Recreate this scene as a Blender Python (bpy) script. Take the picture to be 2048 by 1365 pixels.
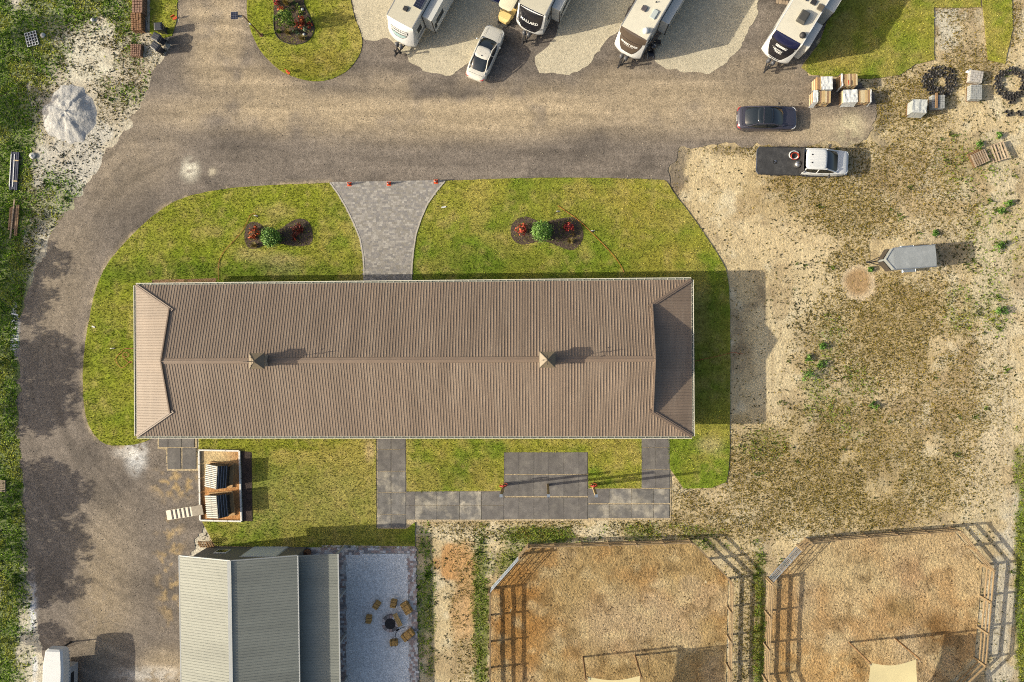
import bpy, bmesh, math, random
import numpy as np
from mathutils import Vector, Matrix, geometry
R = math.radians
random.seed(7); rng = np.random.default_rng(7)
sc = bpy.context.scene
for o in list(bpy.data.objects): bpy.data.objects.remove(o)

# ------------------------------------------------ camera, sky, sun, exposure
FOC, CAMH, TILT = 1366.0, 58.0, R(2.6)          # focal length in photo pixels, flying height, slight lean to the west
cd = bpy.data.cameras.new('camera'); cam = bpy.data.objects.new('camera', cd); sc.collection.objects.link(cam)
cd.sensor_width = 36; cd.lens = 36*FOC/2048; cd.clip_start = 0.5; cd.clip_end = 3000
cam.location = (0, 0, CAMH); cam.rotation_euler = (0, TILT, 0); sc.camera = cam
SUN_EL, SUN_AZ = R(24.6), R(7.4)                # shadows fall to +x, turned 7.4 deg towards +y
wd = bpy.data.worlds.new('World'); sc.world = wd; wd.use_nodes = True
nt = wd.node_tree; nt.nodes.clear()
sky = nt.nodes.new('ShaderNodeTexSky'); sky.sky_type = 'NISHITA'; sky.sun_disc = False
sky.sun_elevation = SUN_EL; sky.sun_rotation = math.atan2(-math.cos(SUN_AZ), -math.sin(SUN_AZ))
sky.air_density = 1.0; sky.dust_density = 5.0; sky.ozone_density = 0.0
bg = nt.nodes.new('ShaderNodeBackground'); bg.inputs[1].default_value = 0.12
wo = nt.nodes.new('ShaderNodeOutputWorld'); nt.links.new(sky.outputs[0], bg.inputs[0]); nt.links.new(bg.outputs[0], wo.inputs[0])
sd = bpy.data.lights.new('sun', 'SUN'); sun = bpy.data.objects.new('sun', sd); sc.collection.objects.link(sun)
sd.energy = 5.0; sd.angle = R(0.5); sd.color = (1.0, 0.89, 0.70)
sdir = Vector((math.cos(SUN_AZ)*math.cos(SUN_EL), math.sin(SUN_AZ)*math.cos(SUN_EL), -math.sin(SUN_EL)))
sun.rotation_euler = sdir.to_track_quat('-Z', 'Y').to_euler(); sun.location = (-60, -10, 40)
sc.view_settings.view_transform = 'Standard'; sc.view_settings.look = 'None'
sc.view_settings.gamma = 1.0; sc.view_settings.exposure = 0.56; sc.view_settings.use_curve_mapping = False
sc.render.engine = 'CYCLES'; sc.cycles.max_bounces = 5; sc.cycles.diffuse_bounces = 2; sc.cycles.filter_width = 1.05; sc.cycles.use_denoising = False

# ------------------------------------------------ helpers
ca, sa = math.cos(TILT), math.sin(TILT)
def G(px, py, z=0.0):
    """photo pixel -> world x, y on the horizontal plane at height z (works on arrays)"""
    x = (px-1024)/FOC; y = -(py-682.5)/FOC
    X = x*ca - sa; Z = -x*sa - ca
    t = (z-CAMH)/Z
    return X*t, y*t
def PX(X, Y, z=0.0):
    """world -> photo pixel"""
    dz = z-CAMH
    x = X*ca - dz*sa; w = X*sa + dz*ca
    return 1024 + FOC*x/(-w), 682.5 - FOC*Y/(-w)
def G3(px, py, z=0.0): return Vector((*G(px, py, z), z))
def lin(c): c = c/255.0; return c/12.92 if c <= .04045 else ((c+.055)/1.055)**2.4
def C(r, g, b, k=1.5): return (lin(r)/k*.94, lin(g)/k, lin(b)/k*1.08)      # albedo of a surface seen as r, g, b in the sun

def tag(o, label=None, cat=None, group=None, kind=None):
    if label: o['label'] = label
    if cat: o['category'] = cat
    if group: o['group'] = group
    if kind: o['kind'] = kind
    return o
def thing(name, label, cat, loc=(0, 0, 0), rz=0.0, group=None):
    o = bpy.data.objects.new(name, None); sc.collection.objects.link(o)
    o.empty_display_size = .3; o.location = loc; o.rotation_euler = (0, 0, rz)
    return tag(o, label, cat, group)
def link(name, me, parent=None):
    o = bpy.data.objects.new(name, me); sc.collection.objects.link(o)
    if parent is not None: o.parent = parent
    return o
def copy_tree(o, parent=None):
    c = o.copy(); sc.collection.objects.link(c)
    if parent is not None: c.parent = parent
    for ch in o.children: copy_tree(ch, c)
    return c
class MB:
    """collects shapes; build() links them as one mesh object"""
    def __init__(s): s.v = []; s.f = []; s.m = []; s.mi = 0
    def add(s, vs, fs):
        n = len(s.v); s.v += [tuple(v) for v in vs]; s.f += [tuple(n+i for i in f) for f in fs]; s.m += [s.mi]*len(fs); return s
    def box(s, x0, x1, y0, y1, z0, z1, M=None):
        v = [Vector(p) for p in ((x0,y0,z0),(x1,y0,z0),(x1,y1,z0),(x0,y1,z0),(x0,y0,z1),(x1,y0,z1),(x1,y1,z1),(x0,y1,z1))]
        if M is not None: v = [M @ p for p in v]
        return s.add(v, [(0,3,2,1),(4,5,6,7),(0,1,5,4),(1,2,6,5),(2,3,7,6),(3,0,4,7)])
    def cbox(s, x, y, z0, sx, sy, sz, a=0.0):
        return s.box(-sx/2, sx/2, -sy/2, sy/2, 0, sz, Matrix.Translation((x, y, z0)) @ Matrix.Rotation(a, 4, 'Z'))
    def bar(s, p, q, w, h=None, up=(0, 0, 1)):
        p = Vector(p); q = Vector(q); d = q-p; L = d.length
        if L < 1e-6: return s
        d.normalize(); u = Vector(up)
        if abs(d.dot(u)) > .98: u = Vector((1, 0, 0))
        r = d.cross(u).normalized(); u = r.cross(d); h = w if h is None else h
        M = Matrix((( d.x, r.x, u.x, p.x), (d.y, r.y, u.y, p.y), (d.z, r.z, u.z, p.z), (0, 0, 0, 1)))
        return s.box(0, L, -w/2, w/2, -h/2, h/2, M)
    def tube(s, pts, r, n=8, cap=True, closed=False):
        pts = [Vector(p) for p in pts]; k = len(pts); rs = r if isinstance(r, (list, tuple)) else [r]*k; V = []; F = []
        for i, p in enumerate(pts):
            if closed: d = pts[(i+1) % k]-pts[i-1]
            else: d = pts[min(i+1, k-1)]-pts[max(i-1, 0)]
            d.normalize(); u = Vector((0, 0, 1)) if abs(d.z) < .9 else Vector((1, 0, 0))
            a = d.cross(u).normalized(); b = a.cross(d)
            V += [p+a*(rs[i]*math.cos(t*2*math.pi/n))+b*(rs[i]*math.sin(t*2*math.pi/n)) for t in range(n)]
        for i in range(k if closed else k-1):
            j = (i+1) % k
            F += [(i*n+t, i*n+(t+1) % n, j*n+(t+1) % n, j*n+t) for t in range(n)]
        if cap and not closed: F += [tuple(range(n))[::-1], tuple((k-1)*n+t for t in range(n))]
        return s.add(V, F)
    def cyl(s, x, y, z0, z1, r, n=16, r2=None, axis=None):
        return s.tube([(x, y, z0), (x, y, z1)], [r, r if r2 is None else r2], n)
    def loft(s, rings, cap=True):
        n = len(rings[0]); V = [p for r in rings for p in r]; F = []
        for i in range(len(rings)-1):
            F += [(i*n+t, i*n+(t+1) % n, (i+1)*n+(t+1) % n, (i+1)*n+t) for t in range(n)]
        if cap: F += [tuple(range(n))[::-1], tuple((len(rings)-1)*n+t for t in range(n))]
        return s.add(V, F)
    def prism(s, poly, z0, z1):
        n = len(poly); V = [(x, y, z0) for x, y in poly]+[(x, y, z1) for x, y in poly]
        return s.add(V, [tuple(range(n))[::-1], tuple(range(n, 2*n))]+[(i, (i+1) % n, n+(i+1) % n, n+i) for i in range(n)])
    def mesh(s, name, mats, smooth=False, bev=0.0):
        me = bpy.data.meshes.new(name); me.from_pydata(s.v, [], s.f)
        mats = mats if isinstance(mats, (list, tuple)) else [mats]
        for m in mats: me.materials.append(m)
        if len(mats) > 1: me.polygons.foreach_set('material_index', s.m)
        bm = bmesh.new(); bm.from_mesh(me); bmesh.ops.recalc_face_normals(bm, faces=bm.faces)
        if bev: bmesh.ops.bevel(bm, geom=[e for e in bm.edges if len(e.link_faces) == 2 and e.calc_face_angle(0) > .6], offset=bev, segments=2 if bev > .03 else 1, affect='EDGES', profile=.6)
        bm.to_mesh(me); bm.free()
        if smooth: me.polygons.foreach_set('use_smooth', [True]*len(me.polygons)); me.set_sharp_from_angle(angle=R(smooth if smooth is not True else 50))
        me.update(); return me
    def build(s, name, mats, parent=None, smooth=False, bev=0.0): return link(name, s.mesh(name, mats, smooth, bev), parent)

# numpy noise
def _h(ix, iy, seed):
    h = (ix.astype(np.int64)*374761393 + iy.astype(np.int64)*668265263 + seed*974711) & 0xffffffff
    h = ((h ^ (h >> 13))*1274126177) & 0xffffffff; h = h ^ (h >> 16)
    return (h & 0xffff)/65535.0
def vnoise(x, y, seed=0):
    x = np.asarray(x, float); y = np.asarray(y, float); ix = np.floor(x); iy = np.floor(y); fx = x-ix; fy = y-iy
    fx = fx*fx*(3-2*fx); fy = fy*fy*(3-2*fy)
    a = _h(ix, iy, seed); b = _h(ix+1, iy, seed); c = _h(ix, iy+1, seed); d = _h(ix+1, iy+1, seed)
    return (a*(1-fx)+b*fx)*(1-fy)+(c*(1-fx)+d*fx)*fy
def fbm(x, y, s, o=4, seed=0):
    t = 0; w = 0; a = 1.0
    for k in range(o):
        t = t+a*vnoise(np.asarray(x)/s*2**k+17.3*k, np.asarray(y)/s*2**k-9.1*k, seed+k); w += a; a *= .55
    return t/w
def sstep(a, b, x): t = np.clip((x-a)/(b-a), 0, 1); return t*t*(3-2*t)
def blob(px, py, cx, cy, rx, ry, rot=0.0, soft=.45):
    """1 inside an ellipse (photo pixels), 0 outside, soft rim"""
    c, s_ = math.cos(R(rot)), math.sin(R(rot)); x = px-cx; y = py-cy
    d = np.sqrt(((x*c+y*s_)/rx)**2+((-x*s_+y*c)/ry)**2)
    return 1-sstep(1-soft, 1+soft, d)
def pip(px, py, poly):
    px = np.asarray(px); py = np.asarray(py); ins = np.zeros(px.shape, bool); n = len(poly)
    for i in range(n):
        x1, y1 = poly[i]; x2, y2 = poly[(i+1) % n]
        if y1 == y2: continue
        c = ((y1 > py) != (y2 > py)) & (px < (x2-x1)*(py-y1)/(y2-y1)+x1); ins ^= c
    return ins
def mixc(col, rgb, w):
    w = np.asarray(w)[..., None]; return col*(1-w)+np.array(rgb)*w

# ------------------------------------------------ materials
MATS = {}
def _new(name):
    m = bpy.data.materials.new(name); m.use_nodes = True; n = m.node_tree; b = n.nodes['Principled BSDF']; return m, n, b
def M(name, col, rough=.6, metal=0.0, var=.12, scale=3.0, fine=0.0, fscale=40.0, bump=0.0, bscale=30.0, stretch=None, spec=.5, coat=0.0, dirt=None, dscale=1.2, orand=0.0, world=False):
    """plain procedural material: two octaves of tonal variation, optional dirt colour, grain and bump"""
    if name in MATS: return MATS[name]
    m, n, b = _new(name); N = n.nodes; Lk = n.links.new
    tc = N.new('ShaderNodeTexCoord'); mp = N.new('ShaderNodeMapping'); src = N.new('ShaderNodeNewGeometry').outputs['Position'] if world else tc.outputs['Object']; Lk(src, mp.inputs[0])
    if stretch: mp.inputs['Scale'].default_value = stretch
    nz = N.new('ShaderNodeTexNoise'); nz.inputs['Scale'].default_value = scale; nz.inputs['Detail'].default_value = 5; Lk(mp.outputs[0], nz.inputs['Vector'])
    mr = N.new('ShaderNodeMapRange'); mr.inputs['From Min'].default_value = .28; mr.inputs['From Max'].default_value = .72
    mr.inputs['To Min'].default_value = 1-var; mr.inputs['To Max'].default_value = 1+var; Lk(nz.outputs[0], mr.inputs[0])
    cur = mr.outputs[0]
    if fine:
        n2 = N.new('ShaderNodeTexNoise'); n2.inputs['Scale'].default_value = fscale; n2.inputs['Detail'].default_value = 3; Lk(mp.outputs[0], n2.inputs['Vector'])
        m2 = N.new('ShaderNodeMapRange'); m2.inputs['From Min'].default_value = .3; m2.inputs['From Max'].default_value = .7
        m2.inputs['To Min'].default_value = 1-fine; m2.inputs['To Max'].default_value = 1+fine; Lk(n2.outputs[0], m2.inputs[0])
        mu = N.new('ShaderNodeMath'); mu.operation = 'MULTIPLY'; Lk(cur, mu.inputs[0]); Lk(m2.outputs[0], mu.inputs[1]); cur = mu.outputs[0]
    if orand:
        oi = N.new('ShaderNodeObjectInfo'); m4 = N.new('ShaderNodeMapRange'); m4.inputs['To Min'].default_value = 1-orand; m4.inputs['To Max'].default_value = 1+orand; Lk(oi.outputs['Random'], m4.inputs[0])
        mu4 = N.new('ShaderNodeMath'); mu4.operation = 'MULTIPLY'; Lk(cur, mu4.inputs[0]); Lk(m4.outputs[0], mu4.inputs[1]); cur = mu4.outputs[0]
    base = None
    if dirt:
        nd = N.new('ShaderNodeTexNoise'); nd.inputs['Scale'].default_value = dscale; nd.inputs['Detail'].default_value = 6; nd.inputs['Roughness'].default_value = .65; Lk(mp.outputs[0] if world else tc.outputs['Object'], nd.inputs['Vector'])
        md = N.new('ShaderNodeMapRange'); md.inputs['From Min'].default_value = .48; md.inputs['From Max'].default_value = .75; md.inputs['To Max'].default_value = dirt[3]; Lk(nd.outputs[0], md.inputs[0])
        mx = N.new('ShaderNodeMix'); mx.data_type = 'RGBA'; mx.inputs[6].default_value = (*col, 1); mx.inputs[7].default_value = (*dirt[:3], 1); Lk(md.outputs[0], mx.inputs[0]); base = mx.outputs[2]
    vm = N.new('ShaderNodeVectorMath'); vm.operation = 'SCALE'
    if base: Lk(base, vm.inputs[0])
    else: vm.inputs[0].default_value = col
    Lk(cur, vm.inputs['Scale']); Lk(vm.outputs[0], b.inputs['Base Color'])
    b.inputs['Roughness'].default_value = rough; b.inputs['Metallic'].default_value = metal; b.inputs['Specular IOR Level'].default_value = spec
    b.inputs['Coat Weight'].default_value = coat; b.inputs['Coat Roughness'].default_value = .08
    if bump:
        n3 = N.new('ShaderNodeTexNoise'); n3.inputs['Scale'].default_value = bscale; n3.inputs['Detail'].default_value = 4; Lk(mp.outputs[0], n3.inputs['Vector'])
        bp = N.new('ShaderNodeBump'); bp.inputs['Strength'].default_value = bump; bp.inputs['Distance'].default_value = .05; Lk(n3.outputs[0], bp.inputs['Height']); Lk(bp.outputs[0], b.inputs['Normal'])
    MATS[name] = m; return m
def MG(name, fine=.35, fscale=9.0, mid=.15, mscale=1.5, bump=.5, bdist=.08, bscale=6.0, rough=.95, vor=0.0, vscale=9.0):
    """ground material: base colour from the sheet's own colour attribute, grain and stones by noise"""
    m, n, b = _new(name); N = n.nodes; Lk = n.links.new
    at = N.new('ShaderNodeAttribute'); at.attribute_name = 'Col'
    ge = N.new('ShaderNodeNewGeometry')
    def noise(scale, lo, hi, det=4, rg=.6):
        z = N.new('ShaderNodeTexNoise'); z.inputs['Scale'].default_value = scale; z.inputs['Detail'].default_value = det; z.inputs['Roughness'].default_value = rg; Lk(ge.outputs['Position'], z.inputs['Vector'])
        r = N.new('ShaderNodeMapRange'); r.inputs['From Min'].default_value = .3; r.inputs['From Max'].default_value = .7; r.inputs['To Min'].default_value = lo; r.inputs['To Max'].default_value = hi; Lk(z.outputs[0], r.inputs[0]); return r.outputs[0], z.outputs[0]
    a, az = noise(fscale, 1-fine, 1+fine); c, _ = noise(mscale, 1-mid, 1+mid)
    mu = N.new('ShaderNodeMath'); mu.operation = 'MULTIPLY'; Lk(a, mu.inputs[0]); Lk(c, mu.inputs[1]); cur = mu.outputs[0]
    if vor:
        vo = N.new('ShaderNodeTexVoronoi'); vo.inputs['Scale'].default_value = vscale; Lk(ge.outputs['Position'], vo.inputs['Vector'])
        sp = N.new('ShaderNodeSeparateColor'); Lk(vo.outputs['Color'], sp.inputs[0])
        rr = N.new('ShaderNodeMapRange'); rr.inputs['To Min'].default_value = 1-vor; rr.inputs['To Max'].default_value = 1+vor; Lk(sp.outputs[0], rr.inputs[0])
        m3 = N.new('ShaderNodeMath'); m3.operation = 'MULTIPLY'; Lk(cur, m3.inputs[0]); Lk(rr.outputs[0], m3.inputs[1]); cur = m3.outputs[0]
    vm = N.new('ShaderNodeVectorMath'); vm.operation = 'SCALE'; Lk(at.outputs['Color'], vm.inputs[0]); Lk(cur, vm.inputs['Scale']); Lk(vm.outputs[0], b.inputs['Base Color'])
    b.inputs['Roughness'].default_value = rough; b.inputs['Specular IOR Level'].default_value = .2
    if bump:
        _, bz = noise(bscale, 0, 1, 5, .65)
        bp = N.new('ShaderNodeBump'); bp.inputs['Strength'].default_value = bump; bp.inputs['Distance'].default_value = bdist; Lk(bz, bp.inputs['Height']); Lk(bp.outputs[0], b.inputs['Normal'])
    MATS[name] = m; return m
def MLEAF(name, rough=.6, spec=.3):
    m, n, b = _new(name); at = n.nodes.new('ShaderNodeAttribute'); at.attribute_name = 'Col'
    n.links.new(at.outputs['Color'], b.inputs['Base Color']); b.inputs['Roughness'].default_value = rough; b.inputs['Specular IOR Level'].default_value = spec
    MATS[name] = m; return m

def arrmesh(name, V, T, col, mat, nper=3):
    """mesh from numpy arrays: verts (n,3), faces (m,nper), colour per vertex"""
    me = bpy.data.meshes.new(name); n = len(V); m = len(T)
    me.vertices.add(n); me.vertices.foreach_set('co', np.ascontiguousarray(V, np.float32).ravel())
    me.loops.add(m*nper); me.loops.foreach_set('vertex_index', np.ascontiguousarray(T, np.int32).ravel())
    me.polygons.add(m); me.polygons.foreach_set('loop_start', np.arange(0, m*nper, nper, dtype=np.int32))
    me.update(calc_edges=True)
    if col is not None:
        a = me.color_attributes.new('Col', 'FLOAT_COLOR', 'POINT')
        a.data.foreach_set('color', np.ascontiguousarray(np.c_[np.clip(col, 0, 1), np.ones(n)], np.float32).ravel())
    me.polygons.foreach_set('use_smooth', [False]*m); me.materials.append(mat); me.validate(); return me
def sheet(name, poly, z, sp, colfn, mat, skirt=0.0, jit=0.0, seed=0, ispx=True, step=None, parent=None, zfn=None):
    """a ground layer filling an outline (photo pixels), with inner vertices that carry the painted colour"""
    if ispx: poly = [G(x, y, z) for x, y in poly]
    step = step or sp; P = []
    for i in range(len(poly)):
        a = np.array(poly[i]); b = np.array(poly[(i+1) % len(poly)]); L = np.linalg.norm(b-a); k = max(1, int(L/step))
        for t in range(k): P.append(a+(b-a)*t/k)
    P = np.array(P)
    if jit:
        P[:, 0] += (fbm(P[:, 0], P[:, 1], .9, 4, seed+3)-.5)*2*jit; P[:, 1] += (fbm(P[:, 0], P[:, 1], .9, 4, seed+9)-.5)*2*jit
    nb = len(P); x0, y0 = P.min(0); x1, y1 = P.max(0)
    gx, gy = np.meshgrid(np.arange(x0+sp/2, x1, sp), np.arange(y0+sp/2, y1, sp)); gx = gx.ravel()+rng.uniform(-.3, .3, gx.size)*sp; gy = gy.ravel()+rng.uniform(-.3, .3, gy.size)*sp
    k = pip(gx, gy, [tuple(p) for p in P]); I = np.c_[gx[k], gy[k]]
    allp = [Vector((float(p[0]), float(p[1]))) for p in np.vstack([P, I])]
    v, e, f, *_ = geometry.delaunay_2d_cdt(allp, [(i, (i+1) % nb) for i in range(nb)], [list(range(nb))], 1, 1e-4)
    V = np.array([(p.x, p.y) for p in v]); Z = np.full(len(V), z) if zfn is None else z+zfn(V[:, 0], V[:, 1]); T = np.array([t for t in f if len(t) == 3])
    V3 = np.c_[V, Z]; px, py = PX(V[:, 0], V[:, 1], z); col = colfn(px, py, V[:, 0], V[:, 1])
    a, b_, c = V[T[:, 0]], V[T[:, 1]], V[T[:, 2]]
    area = (b_[:, 0]-a[:, 0])*(c[:, 1]-a[:, 1])-(b_[:, 1]-a[:, 1])*(c[:, 0]-a[:, 0])
    T[area < 0] = T[area < 0][:, ::-1]
    if skirt:
        cnt = {}
        for t in T:
            for q in range(3):
                i, j = int(t[q]), int(t[(q+1) % 3]); cnt[(i, j)] = 1
        rim = [(i, j) for (i, j) in cnt if (j, i) not in cnt]
        ids = {}; ex = []; ec = []
        for i, j in rim:
            for q in (i, j):
                if q not in ids: ids[q] = len(V3)+len(ex); ex.append((V3[q, 0], V3[q, 1], V3[q, 2]-skirt)); ec.append(np.array((.055, .042, .028)))
        T = np.vstack([T, [(j, i, ids[i]) for i, j in rim], [(j, ids[i], ids[j]) for i, j in rim]]); V3 = np.vstack([V3, ex]); col = np.vstack([col, ec])
    me = arrmesh(name, V3, T, col, mat)
    if zfn is not None: me.polygons.foreach_set('use_smooth', [True]*len(me.polygons))
    return link(name, me, parent)

def tufts(name, X, Y, Z, size, col, mat, nb=4, lean=.8, hgt=1.0, jitc=.25, wid=.35):
    """grass or weed clumps: nb blade triangles each, leaning outwards"""
    n = len(X); X = np.repeat(X, nb); Y = np.repeat(Y, nb); S = np.repeat(np.broadcast_to(size, (n,)), nb)*rng.uniform(.6, 1.25, n*nb); Zr = np.repeat(np.broadcast_to(Z, (n,)), nb)
    cc = np.repeat(col, nb, 0)*rng.uniform(1-jitc, 1+jitc, (n*nb, 1)); k = n*nb
    a = rng.uniform(0, 2*np.pi, k); ln = rng.uniform(.2, 1, k)*lean
    dx, dy = np.cos(a), np.sin(a); w = S*wid
    bx = X+rng.normal(0, .25, k)*S; by = Y+rng.normal(0, .25, k)*S
    V = np.empty((k, 3, 3)); V[:, 0] = np.c_[bx-dy*w/2, by+dx*w/2, Zr]; V[:, 1] = np.c_[bx+dy*w/2, by-dx*w/2, Zr]
    V[:, 2] = np.c_[bx+dx*S*ln, by+dy*S*ln, Zr+S*hgt*np.sqrt(np.maximum(.05, 1-ln**2*.8))]
    return link(name, arrmesh(name, V.reshape(-1, 3), np.arange(k*3).reshape(-1, 3), np.repeat(cc, 3, 0), mat))
def leaves(name, C0, Rr, n, size, cols, mat, parent=None, shell=.55, squash=None, clump=0, mesh_only=False):
    """leaf quads spread through an uneven ellipsoidal crown; clump>0 gathers them round that many twig ends"""
    C0 = np.array(C0, float); Rr = np.array(Rr, float)
    def sph(m):
        d = rng.normal(0, 1, (m, 3)); d /= np.linalg.norm(d, axis=1)[:, None]; return d*(rng.uniform(shell**3, 1, m)**(1/3))[:, None]
    if clump:
        cen = sph(clump); cen *= (1+.18*np.sin(cen[:, :1]*5+cen[:, 1:2]*4)); idx = rng.integers(0, clump, n)
        u = cen[idx]+rng.normal(0, 1, (n, 3))*(.42/clump**(1/3)); cb = rng.uniform(.7, 1.25, clump)[idx]
    else: u = sph(n)*(1+.12*rng.normal(0, 1, (n, 1))); cb = np.ones(n)
    p = C0+u*Rr; nrm = u+rng.normal(0, .7, (n, 3)); nrm[:, 2] += .35; nrm /= np.linalg.norm(nrm, axis=1)[:, None]
    t = np.cross(nrm, rng.normal(0, 1, (n, 3))); t /= np.linalg.norm(t, axis=1)[:, None]; b = np.cross(nrm, t)
    s = size*rng.uniform(.6, 1.3, (n, 1)); V = np.empty((n, 4, 3)); V[:, 0] = p-t*s; V[:, 1] = p+b*s*.5; V[:, 2] = p+t*s; V[:, 3] = p-b*s*.5
    cols = np.array(cols); c = cols[rng.integers(0, len(cols), n)]*(cb*rng.uniform(.75, 1.25, n))[:, None]
    me = arrmesh(name, V.reshape(-1, 3), np.arange(n*4).reshape(-1, 4), np.repeat(c, 4, 0), mat, 4)
    return me if mesh_only else link(name, me, parent)
def text_mesh(s, size=1.0, spacing=1.0, bold=.0):
    cu = bpy.data.curves.new('lettering', 'FONT'); cu.body = s; cu.size = size; cu.align_x = 'CENTER'; cu.align_y = 'CENTER'; cu.space_character = spacing; cu.offset = bold
    o = bpy.data.objects.new('lettering', cu); sc.collection.objects.link(o)
    dg = bpy.context.evaluated_depsgraph_get(); me = bpy.data.meshes.new_from_object(o.evaluated_get(dg))
    bpy.data.objects.remove(o); return me
# ------------------------------------------------ outlines (photo pixels)
ROAD = [(358,-60),(352,45),(345,85),(320,118),(303,150),(290,190),(262,240),(222,300),(190,350),(160,385),(130,430),(98,470),(75,520),(52,565),(42,620),(33,680),(35,760),(36,850),(39,900),(48,980),(55,1080),(60,1180),(74,1260),(90,1320),(96,1430),(430,1430),(372,1300),(362,1115),(405,1075),(403,1045),(400,985),(398,880),(300,880),(300,600),(700,450),(1330,450),(1338,365),(1342,345),(1352,300),(1400,287),(1470,293),(1520,292),(1735,290),(1750,262),(1756,215),(1740,172),(1628,152),(1602,138),(1615,115),(1660,60),(1680,-60)]
LAWN_A = [(660,366),(560,370),(480,374),(400,385),(340,405),(290,445),(245,490),(212,530),(190,580),(178,640),(168,700),(165,770),(168,820),(180,860),(205,888),(235,893),(282,888),(312,872),(318,800),(1330,800),(1340,978),(1450,976),(1459,930),(1460,850),(1461,700),(1460,600),(1455,545),(1437,510),(1410,470),(1376,422),(1348,388),(1335,364),(1325,359),(1200,356),(1100,356),(1000,358),(890,362)]
LAWN_B = [(397,872),(752,872),(753,1058),(812,1058),(830,1045),(830,1097),(690,1097),(430,1092),(405,1045),(398,985)]
LAWN_C = [(812,872),(1283,872),(1283,977),(1177,977),(1176,905),(1008,905),(1007,982),(813,984)]
LAWN_E = [(498,-60),(492,20),(500,60),(515,95),(540,125),(570,148),(610,162),(650,163),(690,148),(715,120),(727,88),(720,60),(706,30),(693,-60)]
LAWN_F = [(1690,-60),(1960,-60),(1962,15),(1868,15),(1869,120),(1832,128),(1800,150),(1740,158),(1622,150),(1603,135),(1640,85)]
LAWN_G = [(1963,-60),(2022,-60),(2026,60),(2010,128),(1976,120),(1966,15)]
LAWN_H = [(300,-60),(358,-60),(353,42),(344,72),(318,78),(300,66)]
PADS = [[(694,-60),(706,30),(722,72),(742,86),(775,76),(800,105),(832,136),(855,148),(900,152),(935,138),(985,80),(1010,45),(1022,-60)],
        [(1128,-60),(1122,60),(1085,96),(1066,122),(1078,143),(1118,152),(1150,150),(1200,100),(1236,62),(1262,20),(1292,-60)],
        [(1352,-60),(1326,62),(1308,108),(1316,134),(1360,144),(1408,147),(1430,151),(1470,104),(1502,58),(1540,-60)]]
PAD1 = [(980,1178),(1040,1109),(1057,1089),(1378,1079),(1456,1157),(1450,1440),(980,1440)]
PAD2 = [(1533,1157),(1594,1090),(1610,1078),(1902,1055),(1965,1130),(1949,1316),(1880,1385),(1860,1440),(1524,1440)]
PATIO = [(690,1108),(816,1108),(822,1440),(692,1440)]
PAVE_W = [(660,366),(776,363),(890,362),(872,384),(855,408),(842,438),(832,468),(827,500),(824,530),(822,575),(728,575),(728,540),(726,510),(720,478),(708,448),(692,415),(676,388)]
def N2(px, py, s, seed, o=4): return fbm(px, py, s, o, seed)

def chaik(p, k=2):
    for _ in range(k):
        q = []
        for i in range(len(p)): a, b = p[i], p[(i+1) % len(p)]; q += [(a[0]*.75+b[0]*.25, a[1]*.75+b[1]*.25), (a[0]*.25+b[0]*.75, a[1]*.25+b[1]*.75)]
        p = q
    return p
ROAD = chaik(ROAD); PADS = [chaik(p) for p in PADS]; LAWN_E = chaik(LAWN_E); LAWN_A = LAWN_A[:1]+chaik(LAWN_A, 1)[1:-1]+LAWN_A[-1:]
# densities of ground cover (photo pixels -> 0..1)
def CIRC(px, py): return blob(px+10*(N2(px, py, 20, 15)-.5), py+10*(N2(px, py, 20, 16)-.5), 1718, 566, 35, 37, 0, .10)
def d_dry(px, py):
    w = np.zeros_like(px)
    for b in ((1770,660,150,120,0,.9),(1690,415,120,62,15,.95),(1630,365,80,35,0,.9),(1800,335,130,80,0,.6),(1650,965,270,100,0,.95),(1440,985,110,60,0,.7),(1890,800,110,190,0,.55),(1880,430,80,70,0,.5),(1830,205,70,60,0,.9),(1735,245,45,70,0,.9),(1400,1050,200,30,0,.8),(1040,1055,190,25,0,.6),(930,1180,30,200,0,.45),(1700,520,50,50,0,.8),(1930,130,70,40,0,.85),(1910,60,40,50,0,.6),(1700,850,120,60,0,.6),(2010,30,30,90,0,.9),(1480,900,60,40,0,.4),(1560,300,130,16,0,.6),(60,500,40,160,0,.35),(180,150,160,120,0,.45),(1500,1240,30,160,0,.6)):
        w = np.maximum(w, b[5]*blob(px, py, b[0], b[1], b[2], b[3], b[4], .5))
    n = N2(px, py, 55, 11)
    return np.clip(w*sstep(.30, .52, n+.12*w), 0, 1)*(1-CIRC(px, py))
def d_green(px, py):
    w = np.zeros_like(px)
    for b in ((-10,700,66,900,0,1.25),(40,90,85,95,0,.9),(140,10,120,48,0,.85),(25,300,50,260,0,.9),(110,400,70,50,35,.55),(255,40,25,75,0,.8),(1085,1072,80,20,0,1.),(1300,1065,120,16,0,.6),(1518,1260,14,150,0,.9),(963,1250,18,190,0,.85),(1025,1130,50,35,-45,.7),(2044,1180,14,260,0,1.),(2036,960,10,90,0,.7),(1630,775,28,55,0,.6),(1700,800,60,70,0,.45),(1925,620,35,45,0,.6),(1990,610,30,60,0,.5),(850,1230,18,170,0,.75),(1990,480,60,90,0,.3),(1520,890,50,30,0,.5),(1950,330,70,60,0,.3),(1300,1090,150,14,0,.5),(250,160,45,50,0,.35),(1660,700,30,70,0,.4)):
        w = np.maximum(w, b[5]*blob(px, py, b[0], b[1], b[2], b[3], b[4], .45))
    w = w*np.where((px > 1340) & (px < 2030) & (py < 1000), .6, 1)
    return np.clip(w*sstep(.25, .5, N2(px, py, 40, 31)+.2*(w > .8)), 0, 1)
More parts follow.
